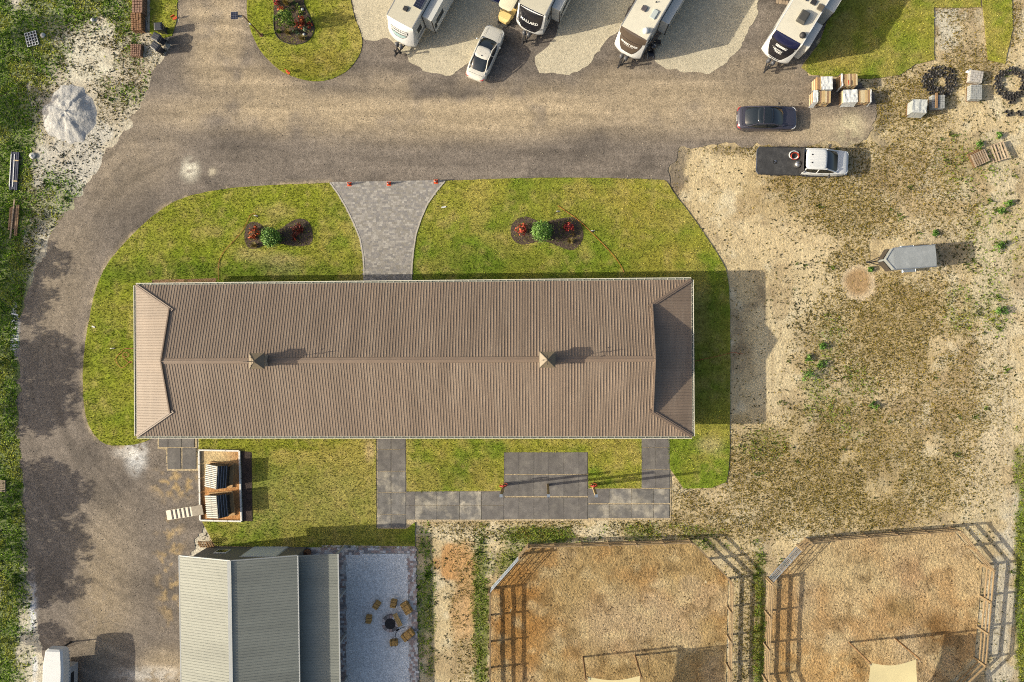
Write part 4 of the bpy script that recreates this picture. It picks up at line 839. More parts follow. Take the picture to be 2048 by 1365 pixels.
def ex_win(patch, letters, cum, k):
    patch('cap_line', m_rvgrey, .02, .10, lambda u: k-.02)
    patch('badge', m_dark, cum[3]-.33, cum[3]+.05, lambda u: .82, .010); patch('badge_face', m_capw, cum[3]-.29, cum[3]+.01, lambda u: .78, .016); letters('lettering', 'WINNEBAGO', .23, cum[3]-.14, m_dark, 1.18, .004, off=.024)
    patch('smile_border', m_dark, cum[3]+.09, cum[3]+.52, lambda u: .76*(1-u**1.8*.62), .010); patch('smile_window', M('teal_panel', C(172,196,192), .3), cum[3]+.14, cum[3]+.46, lambda u: .68*(1-u**1.8*.62), .016)
def ex_mal(patch, letters, cum, k):
    patch('dark_window', m_rvblack, .08, cum[5]+.02, lambda u: (k-.14)*(1-.06*u-.55*max(0, u-.72)**1.2*3), .012)
    letters('lettering', 'MALLARD', .34, cum[3]+.18, m_capw, 1.08, .012)
    for y0 in (-.95, .95):
        for q in (.05, .20): patch('cap_stripe', m_dark, cum[4]+q+.05, cum[4]+q+.12, lambda u: .24, .012, y0)
def ex_for(patch, letters, cum, k):
    patch('cap_top_band', m_rvbrown, .03, cum[3]-.28, lambda u: k-.03, .010)
    patch('dark_window', m_rvblack, cum[3]-.30, cum[5]-.20, lambda u: (k-.22)*(1-.50*u**2), .012); patch('brown_panel', m_rvbrown, cum[3]-.27, cum[5]-.24, lambda u: (k-.26)*(1-.52*u**2), .017)
    letters('lettering', 'FOREST RIVER', .24, cum[3]+.10, m_capw, 1.0, .010, off=.026); patch('lettering_bar', m_capw, cum[3]+.27, cum[3]+.29, lambda u: .45, .024)
def ex_sei(patch, letters, cum, k):
    patch('black_panel', m_rvblack, .04, cum[5]+.18, lambda u: (k-.12)*(1-.62*max(0, u-.35)**1.5*1.9), .012)
    patch('white_arch', m_capw, .04, cum[5]+.30, lambda u: (k-.01)*(1-.60*max(0, u-.35)**1.5*1.75), .006)
    patch('blue_window', M('dark_blue_window', (.010,.012,.04), .12, 0, .1, 2), .06, cum[2]+.22, lambda u: (k-.18), .018)
    letters('lettering', 'SEISMIC', .27, cum[3]-.05, m_capw, 1.08, .012, off=.026)
    # winged emblem under the name
    for (s0, s1, y0, hw) in ((.24, .27, -.16, .55), (.30, .40, -.12, .46), (.44, .50, -.05, .40), (.54, .58, .02, .34)): patch('emblem_wing', m_capw, cum[3]+s0, cum[3]+s1, lambda u, hw=hw: hw*(1-.55*abs(u-.5)*2), .024, y0, 4)
    patch('emblem_body', m_rvblack, cum[3]+.33, cum[3]+.38, lambda u: .2, .028, -.08, 3)
make_rv('travel_trailer', 'travel trailer with white front cap and long grey slide-out', 799.5, 44, R(240.5), slides=[(-1.35, -6.2, 1, .95, 2.85)], roof=[('vent', -1.1, -.05, .38), ('solar', -2.55, .72, 1.9), ('pipe', -2.0, -.75), ('vent', -4.2, -.1, .4), ('ac', -5.6, 0)], extras=[ex_win])
make_rv('travel_trailer', 'travel trailer with dark front window lettered MALLARD', 1064, 19, R(243), slides=[(-1.0, -5.5, 1, .80, 2.75)], roof=[('vent', -2.6, .1, .38), ('ac', -4.5, 0)], extras=[ex_mal])
make_rv('travel_trailer', 'travel trailer with brown front cap and white roof dome', 1268.5, 66.5, R(239.2), Ht=3.3, slides=[(-2.25, -7.2, 1, .72, 2.6)], roof=[('vent', -2.0, -.30, .42, M('brown_vent_cover', C(100,92,92), .5)), ('skylight', -2.0, .62), ('dome', -.55, .72, m_paint_w), ('pipe', -2.9, .25), ('ac', -4.6, 0)], extras=[ex_for], roofmat=m_rvroof2)
make_rv('travel_trailer', 'large trailer with black front cap and winged emblem', 1577.5, 74, R(239.0), Ht=3.45, W=2.5, slides=[(-.25, -2.3, 1, .62, 3.0), (-3.6, -7.5, 1, .85, 3.0)], roof=[('ac', -1.75, .15), ('dome', -.55, .86, m_dark), ('vent', -3.2, .25, .42), ('vent', -3.1, .95, .5, M('brown_vent_cover2', C(110,100,84), .5)), ('solar', -3.6, -.55, 1.2), ('pipe', -4.2, .6)], extras=[ex_sei], roofmat=m_rvroof2, capmat=m_rvblack)
# ------------------------------------------------ paddock fences, gates, shade sails
m_rail = M('weathered_fence_board', C(156,132,98), .8, 0, .22, 3, .15, 25, stretch=(1, 1, 6), orand=.12, dirt=(*C(130,100,66), .5), dscale=2)
m_galv = M('galvanised_steel', C(190,196,200), .35, .6, .08, 4)
m_sail = M('cream_shade_cloth', C(232,214,160), .8, 0, .05, 1.5, .04, 30, bump=.15, bscale=3)
m_post = M('brown_timber_post', C(140,108,72), .85, 0, .2, 5, .15, 30)
def fence(name, label, pts, hgt=1.42, bay=2.35, open_ends=True):
    t = thing(name, label, 'fence', (*pts[0], 0)); O = Vector((*pts[0], 0)); done = set()
    for a, b in zip(pts[:-1], pts[1:]):
        A, B = Vector((*a, 0))-O, Vector((*b, 0))-O; L = (B-A).length; n = max(1, round(L/bay)); d = (B-A)/n; nrm = Vector((-d.y, d.x, 0)).normalized()
        for i in range(n+1):
            p = A+d*i; key = (round(p.x, 1), round(p.y, 1))
            if key not in done:
                done.add(key); m = MB(); h = hgt+random.uniform(.0, .08); m.cbox(p.x, p.y, -.1, .16, .16, h+.1, math.atan2(d.y, d.x)); m.build('post', m_rail, t, bev=.008)
            if i < n:
                q = A+d*(i+1)
                for z in (.48, .90, 1.32):
                    m = MB(); off = nrm*.085; j = random.uniform(-.015, .015); m.bar(p+off+Vector((0, 0, z+j)), q+off+Vector((0, 0, z+random.uniform(-.015, .015))), .055, .15); m.build('rail', m_rail, t)
    return t
def gate(name, label, a, b, hgt=1.3):
    A, B = Vector((*a, 0)), Vector((*b, 0)); t = thing(name, label, 'gate', A); d = B-A
    fr = MB(); fr.tube([(0, 0, .2), (0, 0, hgt), tuple(d+Vector((0, 0, hgt))), tuple(d+Vector((0, 0, .2)))], .026, 8, closed=True); fr.build('gate_frame', m_galv, t, smooth=60)
    for k in range(5): z = .2+(hgt-.2)*(k+.5)/5; m = MB(); m.tube([(0, 0, z), tuple(d+Vector((0, 0, z)))], .022, 8); m.build('bar', m_galv, t, smooth=60)
    for u in (.33, .66): m = MB(); m.bar(d*u+Vector((0, 0, .2)), d*u+Vector((0, 0, hgt)), .05, .02); m.build('stay', m_galv, t)
    for u in (0, 1): m = MB(); p = d*u; m.cbox(p.x, p.y, -.1, .14, .14, hgt+.25); m.build('post', m_rail, t, bev=.01)
    return t
gp = lambda L: [G(x, y) for x, y in L]
fence('paddock_fence', 'brown three rail timber fence of the paddock beside the orange track', gp([(1040,1108),(1057,1088),(1378,1079),(1456,1157),(1450,1440)]))
fence('paddock_fence', 'timber fence on the track side of the brown paddock', gp([(980,1178),(980,1440)]))
gate('metal_gate', 'solid looking pale steel gate at the corner of the brown paddock', G(981, 1176), G(1040, 1109))
fence('paddock_fence', 'tan three rail timber fence of the sandy paddock', gp([(1594,1090),(1610,1077),(1902,1055),(1965,1130),(1949,1316),(1895,1368),(1840,1440)]))
fence('paddock_fence', 'timber fence between the two paddocks on the sandy side', gp([(1533,1158),(1525,1350),(1565,1440)]))
gate('metal_gate', 'barred steel gate at the corner of the sandy paddock', G(1535, 1155), G(1593, 1091))
# boundary fence posts and rail at the far field edge
def sail(name, label, corners, z, posts, hp):
    ce = sum((Vector((*c, 0)) for c in corners), Vector())/4; n = 14
    V = []; F = []
    A, B, Cc, D = [Vector((*c, zz)) for c, zz in zip(corners, z)]
    for i in range(n+1):
        for j in range(n+1):
            u, v = i/n, j/n
            p = (A*(1-u)+B*u)*(1-v)+(D*(1-u)+Cc*u)*v
            pull = .30*(4*u*(1-u)*abs(1-2*v)**1.5+4*v*(1-v)*abs(1-2*u)**1.5)
            c0 = ce+Vector((0, 0, p.z)); p = p+(c0-p)*pull*.42; p.z -= .18*16*u*(1-u)*v*(1-v)*.4
            V.append(p)
    for i in range(n):
        for j in range(n): F.append((i*(n+1)+j, (i+1)*(n+1)+j, (i+1)*(n+1)+j+1, i*(n+1)+j+1))
    m = MB(); m.add(V, F); o = m.build(name, m_sail, None, smooth=60); tag(o, label, 'shade sail')
    for q, (px, py, lb) in enumerate(posts+[(None, c, lb2) for c, lb2 in zip(corners[2:], (posts[1][2].replace('second', 'third'), posts[0][2].replace('first', 'fourth')))]):
        x, y = G(px, py) if px else (py[0], py[1]-.2); t = thing('sail_post', lb, 'post', (x, y, 0)); m = MB(); m.cyl(0, 0, -.1, hp, .085, 12); m.build('pole', m_post, t, smooth=50)
        m = MB(); m.tube([(.0, -.05, hp-.12), (.05, -.25, hp-.16)], .02, 6); m.build('hook', m_galv, t)
z = 3.55
sail('shade_sail', 'cream shade sail stretched over the sandy paddock', [G(1741, 1326, z), G(1832, 1319, z), G(1862, 1462, z), G(1712, 1456, z)], (z, z, z-.2, z-.3), [(1698, 1285, 'timber post at the first corner of the sail over the sandy paddock'), (1791, 1278, 'timber post at the second corner of the sail over the sandy paddock')], 3.75)
sail('shade_sail', 'cream shade sail over the brown paddock, only its edge showing', [G(1176, 1354, z), G(1280, 1352, z), G(1300, 1480, z), G(1160, 1480, z)], (z, z, z-.2, z-.2), [(1166, 1314, 'timber post at the first corner of the sail over the brown paddock'), (1270, 1311, 'timber post at the second corner of the sail over the brown paddock')], 3.85)

# ------------------------------------------------ horse wash posts with hanging hose
m_redhose = M('red_hose', C(206,70,44), .5, 0, .15, 6)
for i, (bx, by, lb) in enumerate(((1008, 970, 'tall timber wash post with a red hose hanging over the lawn corner'), (1096, 970, 'tall bare timber post in the middle of the rubber mats'), (1185, 970, 'tall timber wash post with a red hose beside the mat walkway'))):
    x, y = G(bx, by); t = thing('wash_post', lb, 'post', (x, y, 0))
    m = MB(); m.box(-.10, .10, -.10, .10, -.05, 4.1); m.build('pole', M('grey_tan_post', C(176,150,104), .8, 0, .2, 4), t, bev=.01)
    m = MB(); m.box(-.12, .12, -.12, .12, 4.1, 4.14); m.build('post_cap', m_galv, t)
    if i != 1:
        m = MB(); m.tube([(0, .09, 1.5), (0, .30, 1.5)], .05, 8); m.tube([(.28*math.cos(a*.3), .2+.012*(a % 7)*.5, 1.5+.28*math.sin(a*.3)) for a in range(60)], .035, 6); m.build('hose_reel', m_redhose, t, smooth=60)
        m = MB(); m.tube([(.02+.30*math.sin(a*math.pi/14), .16+.02*math.cos(a*math.pi/7), 1.35-1.25*(.5-.5*math.cos(a*math.pi/14))) for a in range(29)], .022, 6); m.build('hose_loop', m_redhose, t, smooth=60)

# ------------------------------------------------ goat pen: white kerb, two slatted shelters, ramp
m_bar = M('pale_slat', C(172,168,152), .5, 0, .12, 4)
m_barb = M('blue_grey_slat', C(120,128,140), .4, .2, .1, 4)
S('pen_sand', 'orange and cream sand inside the white curbed pen', 'sand', [(400,901),(480,902),(484,1042),(402,1040)], .072, .3, lambda px, py, X, Y: mixc(np.tile(np.array(C(206,148,92)), (len(px), 1)), C(226,198,146), blob(px, py, 425, 925, 40, 40, 0, .7))*(.8+.4*N2(px, py, 8, 3)[:, None]), m_sand)
t = thing('pen_kerb', 'low white kerb framing the orange sand pen', 'kerb', G3(441, 970))
O = G3(441, 970)
cs = [G3(400, 900), G3(480.5, 901.5), G3(484.5, 1042), G3(402.5, 1040)]
for a, b in zip(cs, cs[1:]+cs[:1]):
    n = max(1, round((b-a).length/1.2))
    for i in range(n): m = MB(); m.bar(a-O+(b-a)*(i/n)+Vector((0, 0, .11)), a-O+(b-a)*((i+1)/n-.006)+Vector((0, 0, .11)), .14, .24); m.build('kerb_board', M('chipped_white_paint', C(252,246,234), .7, 0, .08, 4, dirt=(*C(190,172,146), .4), dscale=3), t, bev=.01)
for i, (px, py, yaw, lb) in enumerate(((436, 953, R(-3.5), 'small slatted goat shelter beside the pen gate end'), (437, 1013, R(5), 'small slatted goat shelter at the top of the ramp'))):
    x, y = G(px, py, 1.2); t = thing('goat_shelter', lb, 'shelter', (x-.28, y, .07), yaw)
    m = MB(); m.box(-1.0, 1.15, -1.12, 1.0, .02, .14); m.build('deck', M('plywood_deck', C(206,164,112), .85, 0, .15, 3, .1, 20), t, bev=.01)
    m = MB(); m.box(-.62, .82, -.88, .88, .14, 1.0); m.build('wall', m_dark, t)
    W0, W1, z0, z1 = -.85, .42, 1.02, 1.62
    bk = MB(); bk.add([(W0, -.97, z0), (W1, -.97, z1), (W1, .97, z1), (W0, .97, z0)], [(0, 1, 2, 3)]); bk = bk.build('sunny_slope', m_dark, t)
    for k in range(12):
        yy = -.92+k*.158+(.03 if k > 5 else 0); s = MB(); s.bar((W0-.02, yy+.05, z0+.025), (W1, yy+.05, z1+.025), .085, .04); s.build('slat', m_bar, bk, bev=.006)
    sm = MB(); sm.bar(((W0+W1)/2, -.97, (z0+z1)/2+.05), ((W0+W1)/2, .97, (z0+z1)/2+.05), .03, .02); sm.bar((W1, -.99, z1+.03), (W1, .99, z1+.03), .06, .05); sm.build('batten', m_bar, bk)
    E0, E1 = .42, 1.0
    bk = MB(); bk.add([(E0, -.97, z1), (E1, -.97, .95), (E1, .97, .95), (E0, .97, z1)], [(0, 1, 2, 3)]); bk = bk.build('shaded_slope', m_dark, t)
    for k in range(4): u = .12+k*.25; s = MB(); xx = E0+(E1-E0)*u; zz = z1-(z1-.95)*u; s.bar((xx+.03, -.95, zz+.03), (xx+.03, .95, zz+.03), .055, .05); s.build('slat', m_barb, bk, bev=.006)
    for sx in (-.8, .95):
        for sy in (-.85, .85): m = MB(); m.box(sx-.04, sx+.04, sy-.04, sy+.04, .1, 1.0); m.build('leg', m_post, t)
a, b = G3(334, 1031), G3(411, 1017); d = (b-a); L = d.length; yaw = math.atan2(d.y, d.x)
t = thing('goat_ramp', 'white painted ramp with dark cleats leading up to a goat shelter', 'ramp', a, yaw)
tilt = lambda u: .06+.42*u
m = MB(); m.add([(0, -.42, .05), (L, -.42, .5), (L, .42, .5), (0, .42, .05), (0, -.42, .0), (L, -.42, .44), (L, .42, .44), (0, .42, .0)], [(0, 1, 2, 3), (7, 6, 5, 4), (0, 4, 5, 1), (2, 6, 7, 3), (1, 5, 6, 2), (3, 7, 4, 0)]); m.build('ramp_board', M('ramp_white', C(238,224,198), .7, 0, .06, 3), t)
m = MB(); u0, u1 = .70, 1.0; m.add([(L*u0, -.425, .053+.45*u0), (L, -.425, .503), (L, .425, .503), (L*u0, .425, .053+.45*u0)], [(0, 1, 2, 3)]); m.build('grip_sheet', M('grey_grip', C(160,148,130), .85, 0, .2, 4), t)
for k in range(5): u = .155+k*.118; m = MB(); m.bar((L*u, -.40, .075+.45*u), (L*u, .40, .075+.45*u), .12, .03); m.build('cleat', M('dark_cleat', C(104,92,84), .8, 0, .15, 5), t)
for s in (1, -1): m = MB(); m.bar((L*.96, s*.36, 0), (L*.96, s*.36, .45), .07, .07); m.build('leg', m_post, t)
S('mulch_strip', 'dark mulch strip beside the white curbed pen', 'mulch', [(482,903),(503,904),(505,1043),(486,1043)], .07, .25, lambda px, py, X, Y: np.tile(np.array(C(78,66,60)), (len(px), 1))*(.7+.6*N2(px, py, 5, 3)[:, None]), m_mulch)

# ------------------------------------------------ fire pit, bales, barrel on the patio
m_straw = M('straw_bale', C(206,160,90), .9, 0, .22, 6, .25, 30, bump=.8, bscale=18)
m_twine = M('baling_twine', C(96,70,44), .8)
cx, cy = G(782, 1245); t = thing('fire_pit', 'round stone block fire pit on the white patio', 'fire pit', (cx, cy, .03))
ring = [C(206,190,180), C(150,140,134), C(186,160,148), C(120,114,110), C(214,206,200)]
for lay in range(2):
    for k in range(15):
        a0 = 2*math.pi*(k+.5*lay)/15; m = MB(); r0, r1 = .47, .73; w_ = 2*math.pi/15*.47
        P = [(r*math.cos(a0+s*w_), r*math.sin(a0+s*w_)) for r, s in ((r0, -1), (r1, -1), (r1, 1), (r0, 1))]; m.prism(P, lay*.16, lay*.16+.155); c_ = random.randrange(5)
        m.build('stone_block', M('ring_stone_%d' % c_, ring[c_], .85, 0, .12, 6, .1, 30), t, bev=.012)
m = MB(); m.loft([sel(r, -r, r, 24, 2, z) for r, z in ((.46, .30), (.45, .1), (.2, .06), (.03, .05))]); m.build('ash_bowl', M('charcoal_ash', (.02,.018,.02), .95, 0, .4, 14), t, smooth=60)
m = MB(); m.tube([(.16*math.cos(a*.4), .16*math.sin(a*.4), .09) for a in range(16)], .02, 6, closed=True); m.build('grate_ring', m_dark, t)
pl = MB(); pl.bar((-.30, 0, 0), (.30, 0, 0), .09, .04)
t2 = thing('bench_board', 'thick tan plank pile lying across the fire pit rim', 'plank', G3(795.5, 1240, .36), R(-64))
for k in range(3): m = MB(); m.box(-.58, .58, -.20+k*.135, -.075+k*.135, 0, .07); m.build('plank', M('tan_plank', C(204,166,104), .8, 0, .18, 4, .12, 20, stretch=(1, 8, 8)), t2, bev=.01)
def bale(px, py, ang, l, w, h, label):
    t = thing('straw_bale', label, 'straw bale', G3(px, py, .03), R(ang), 'straw bales round the fire pit')
    m = MB(); n = 7; rings = []
    for i in range(n+1):
        u = i/n; xx = -l/2+l*u; b = .035 if i in (0, n) else 0; q = 1-.04*random.random()
        rings.append([(xx, (-w/2+b)*q, 0.0), (xx, (w/2-b)*q, 0.0), (xx, w/2*q, h*.25), (xx, w/2*q, h*.8), (xx, (w/2-.05)*q, h), (xx, (-w/2+.05)*q, h*(1-.03*random.random())), (xx, -w/2*q, h*.8), (xx, -w/2*q, h*.25)])
    m.loft(rings); m.build('straw', m_straw, t, smooth=30)
    for u in (-.25, .25): s = MB(); s.bar((l*u, -w/2-.006, h*.5), (l*u, w/2+.006, h*.5), .025, h+.03); s.build('twine', m_twine, t)
bale(739, 1236, 85, .60, .48, .5, 'small straw bale stool standing farthest out toward the lean-to'); bale(755, 1208, 55, .60, .50, .5, 'small straw bale stool between the lean-to side stool and the fire pit')
bale(788.5, 1205, 80, .62, .50, .5, 'small straw bale stool set straight across from the fire pit bowl'); bale(789, 1283, 5, .62, .50, .5, 'small straw bale stool with a poker leaning against it')
bale(814, 1214, -58, 1.0, .66, .45, 'long straw bale seat on the paver edge beside the plank end'); bale(817, 1268, 38, 1.05, .66, .45, 'long straw bale seat on the paver edge beside the poker')
m = MB(); P = [(790, 1275), (791, 1268), (795, 1262), (802, 1257), (810, 1254)]; m.tube([G3(x, y, .06) for x, y in P], .02, 6); tag(m.build('fire_poker', m_dark, None, smooth=60), 'bent black fire poker lying on the white stones', 'poker')
m = MB(); m.cbox(*G(795, 1260), .03, .28, .10, .05, R(25)); tag(m.build('split_log', M('charred_wood', (.012,.01,.01), .9), None, bev=.02), 'short charred log beside the fire pit', 'log')
x, y = G(617, 1104); t = thing('wooden_barrel', 'rusty brown barrel standing at the workshop corner', 'barrel', (x, y, .05))
m = MB(); m.loft([sel(r, -r, r, 20, 2, z) for r, z in ((.27, 0), (.33, .3), (.34, .45), (.33, .6), (.28, .88), (.24, .88), (.24, .80))]); m.build('barrel_body', M('rusty_barrel', C(128,84,56), .8, 0, .25, 5), t, smooth=40)
for z in (.18, .7): m = MB(); m.loft([sel(.335, -.335, .335, 20, 2, z), sel(.338, -.338, .338, 20, 2, z+.05)], False); m.build('hoop', m_dark, t)

# ------------------------------------------------ pallets and stacks
m_pal = M('grey_pallet_wood', C(172,150,124), .85, 0, .25, 3, .15, 25, orand=.15)
m_pal2 = M('brown_pallet_wood', C(150,116,80), .85, 0, .25, 3, .15, 25, orand=.15)
def pallet(parent, L=1.2, W=1.0, n=7, mat=None, z=0.0, top=True):
    mat = mat or m_pal
    for s in (-.46, 0, .46): m = MB(); m.box(-L/2, L/2, s*W-.03, s*W+.03, z+.02, z+.11); m.build('bearer', mat, parent)
    for k in range(n):
        xx = -L/2+.05+(L-.1)*k/(n-1); m = MB(); m.box(xx-.045, xx+.045, -W/2, W/2, z+.11, z+.13); m.build('slat', mat, parent)
    for k in (0, n//2, n-1): xx = -L/2+.05+(L-.1)*k/(n-1); m = MB(); m.box(xx-.045, xx+.045, -W/2, W/2, z, z+.02); m.build('bottom_slat', mat, parent)
def lone_pallet(px, py, ang, L, W, n, label, mat, z=0.0, tilt=None):
    t = thing('wooden_pallet', label, 'pallet', G3(px, py, z), R(ang)); pallet(t, L, W, n, mat)
    if tilt: t.rotation_euler = tilt
    return t
lone_pallet(1954, 316, 28, 1.25, 1.25, 8, 'worn wooden pallet lying under the stack end with splayed slats', m_pal2, 0)
lone_pallet(1959, 317, 24, 1.2, 1.05, 7, 'grey slatted pallet lying on top of the worn pallet', m_pal, .14)
lone_pallet(1993, 306, 17, 1.35, 1.5, 7, 'pallet propped up steeply, its tall shadow on the sand', m_pal, .05, (R(-6), R(-22), R(17)))
lone_pallet(4, 972, 90, 1.0, .75, 6, 'small pallet in the weeds at the road edge', m_pal)
t = thing('wooden_pallet', 'dark brown pallet leaning against the workshop corner', 'pallet', G3(416, 1086), 0); pallet(t, 1.25, .75, 6, m_pal2); t.rotation_euler = (R(38), 0, 0); t.location.z = .28
def wrap(parent, L, W, h, mat, seed, cover=1.0, x0=None, x1=None):
    """loose crumpled sheeting over the top and down the sides"""
    n = 16; V = []; F = []; x0 = -L/2 if x0 is None else x0; x1 = L/2 if x1 is None else x1
    for i in range(n+1):
        for j in range(n+5):
            u = x0+(x1-x0)*i/n; v = (j-2)/n; vv = min(max(v, 0), 1); yy = -W/2+W*vv; zz = h
            if v < 0 or v > 1: zz = h*(.55 if j in (1, n+3) else .15); yy += (-1 if v < 0 else 1)*(.05 if j in (1, n+3) else .14)
            V.append((u, yy, zz))
    V = np.array(V); V[:, 2] += .10*fbm(V[:, 0]*1.6+seed*7, V[:, 1]*.7+seed, .22, 3, seed); V[:, 0] += .05*(fbm(V[:, 1], V[:, 2], .2, 2, seed)-.5)
    m_ = n+5
    for i in range(n):
        for j in range(m_-1): F.append((i*m_+j, (i+1)*m_+j, (i+1)*m_+j+1, i*m_+j+1))
    m = MB(); m.add([tuple(v) for v in V], F); return m.build('torn_wrap', mat, parent, smooth=30)
m_wrap = M('white_plastic_wrap', C(240,238,230), .35, 0, .10, 5, .1, 20, bump=.5, bscale=9)
m_lum = [M('sawn_board_%d' % i, c, .8, 0, .15, 4, .12, 20, stretch=(8, 1, 8)) for i, c in enumerate((C(216,184,130), C(190,152,104), C(226,204,160), C(160,126,96)))]
def lumber(px, py, ang, L, W, h, label, wrapspan=None, seed=0, ang2=0):
    t = thing('lumber_stack', label, 'lumber stack', G3(px, py, .012), R(ang)); pallet(t, L, W, 6, m_pal)
    n = 9; lay = max(2, int((h-.13)/.14)); bw = L/n
    for l in range(lay):
        for k in range(n):
            m = MB(); z = .13+l*.14; m.box(-L/2+k*bw+.006, -L/2+(k+1)*bw-.006, -W/2+random.uniform(-.02, .02), W/2+random.uniform(-.02, .02), z, z+.13)
            m.build('board', m_lum[random.randrange(4)], t)
    hh = .13+lay*.14
    if wrapspan: wrap(t, L, W+.04, hh+.01, m_wrap, seed, 1, wrapspan[0]*L/2, wrapspan[1]*L/2)
lumber(1638, 177, 1, 1.25, 1.0, 1.15, 'lumber stack covered with torn white wrap next to the lawn edge', (-.45, 1.0), 3)
lumber(1634, 203, -2, 1.35, .95, 1.15, 'lumber stack with bare brown boards and a white wrapped end', (-1.15, -.55), 5)
lumber(1687, 170, 1, 1.3, .95, 1.15, 'lumber stack of pale boards with tools on top', (-1.08, -.85), 7)
lumber(1691, 200, 1, 1.15, 1.0, .95, 'lumber stack fully draped in crumpled white plastic', (-1.0, 1.0), 9)
lumber(1719, 200, 1, 1.05, 1.0, .95, 'lumber stack of striped boards at the grass side', (.85, 1.06), 11)
m = MB(); m.bar(G3(1697, 161, 1.27), G3(1698, 170, 1.27), .05); tag(m.build('pry_bar', m_redlens), 'dark red bar lying on the pale board stack', 'tool')
def block_stack(px, py, ang, L, W, h, label, nx_, ny_, cols, cat='paver stack', board=False):
    t = thing('paver_stack', label, cat, G3(px, py, -.02), R(ang)); pallet(t, L, W, 6, m_pal2)
    lay = 3; gapb = .055 if cat == 'brick stack' else .02
    bm_ = MB(); hh = (h-.13)/lay
    for l in range(lay):
        for i in range(nx_):
            for j in range(ny_):
                x = -L/2+(i+.5)*L/nx_; y = -W/2+(j+.5)*W/ny_; bm_.cbox(x+random.uniform(-.008, .008), y+random.uniform(-.008, .008), .13+l*hh, L/nx_-gapb, W/ny_-gapb, hh-.008+random.uniform(-.012-gapb*.6, .004), random.uniform(-.02, .02)*(1+gapb*40))
    o = bm_.build('paver_blocks', cols, t); tag(o, kind='stuff')
    if board: m = MB(); m.bar((-.2, -W*.5, h+.06), (-.2, W*.62, h+.06), .16, .09); m.build('loose_board', m_pal2, t)
m_blk = M('grey_paver_block', C(170,170,164), .85, 0, .12, 4, .12, 20); m_blk2 = M('pale_paver_block', C(196,188,176), .85, 0, .15, 4, .12, 20)
m_brk = M('red_brown_brick', C(158,116,80), .85, 0, .3, 4, .15, 20); m_brk2 = M('faded_brick', C(156,120,98), .85, 0, .3, 4, .15, 20)
block_stack(1868, 209, -1, 1.02, 1.1, .65, 'grey paver stack with a loose board across the top', 6, 6, m_blk, board=True)
block_stack(1943, 190, -2, .92, 1.2, .65, 'plain grey paver stack beside the pale one', 6, 7, m_blk)
block_stack(1945, 158, -10, 1.02, .95, .55, 'pale mixed paver stack with plastic scraps at its corner', 5, 5, m_blk2)
t = thing('wrapped_pallet', 'loosely wrapped grey bale of bags beside the paver stacks', 'pallet load', G3(1826, 221), R(-3)); pallet(t, 1.15, 1.05, 6, m_pal2)
m = MB(); m.box(-.55, .55, -.5, .5, .13, .95); m.build('bag_stack', M('grey_bags', C(176,178,172), .7, 0, .1, 4), t, bev=.06); wrap(t, 1.15, 1.08, .98, M('grey_white_wrap', C(206,206,198), .4, 0, .14, 6, .1, 20, bump=.6, bscale=9), 21)
m = MB(); m.add([G3(1934, 141, .25), G3(1942, 138, .1), G3(1946, 147, .3), G3(1938, 148, .12), G3(1930, 145, .05)], [(0, 1, 2), (0, 2, 3), (0, 3, 4)]); tag(m.build('plastic_scrap', m_wrap), 'torn plastic scrap beside the pale paver stack', 'scrap')
block_stack(284, 12, 0, .95, 1.9, .75, 'tall stack of reddish clay rings beside the small lawn', 4, 8, m_brk2, 'brick stack')
block_stack(281, 50, 2, .95, 1.55, .70, 'loose red brown brick stack beside the grey pole', 4, 9, m_brk, 'brick stack')
block_stack(276.5, 104, -3, .95, 1.05, .45, 'low pink brick stack standing apart in the weeds', 5, 6, m_brk2, 'brick stack')
m = MB(); m.bar(G3(293, 42, .05), G3(292, 65, .05), .06, .06); tag(m.build('grey_pole', m_galv), 'short grey pole leaning beside the brick stack', 'pole')

# ------------------------------------------------ wheelie bins
m_bin = M('dark_grey_bin_plastic', C(62,64,70), .45, 0, .08, 3)
for px, py, a, lb in ((330, 64, 2, 'dark grey wheelie bin nearest the orange marker'), (326, 85, -28, 'dark grey wheelie bin in the middle of the three'), (324, 103, -38, 'dark grey wheelie bin with a pale band beside the road edge')):
    t = thing('wheelie_bin', lb, 'bin', G3(px, py), R(a), 'bins standing by the gravel road')
    m = MB(); m.loft([[(sx*w_, sy*d_, z) for sx, sy in ((-1, -1), (1, -1), (1, 1), (-1, 1))] for w_, d_, z in ((.24, .22, .05), (.31, .29, .95), (.33, .31, .96), (.33, .31, 1.02))]); m.build('bin_body', m_bin, t, bev=.02)
    m = MB(); m.loft([[(sx*w_-.02, sy*d_, z) for sx, sy in ((-1, -1), (1, -1), (1, 1), (-1, 1))] for w_, d_, z in ((.36, .33, 1.02), (.36, .33, 1.06), (.26, .26, 1.11))])
    for k in range(3): m.box(-.24, .22, -.2+k*.17, -.14+k*.17, 1.10, 1.125)
    m.build('lid', m_bin, t, bev=.012)
    m = MB(); m.tube([(.38, -.25, 1.0), (.44, -.25, 1.02), (.44, .25, 1.02), (.38, .25, 1.0)], .018, 6); m.build('handle', m_bin, t)
    for s in (1, -1): wheel(t, .26, s*.26, .12, .05)
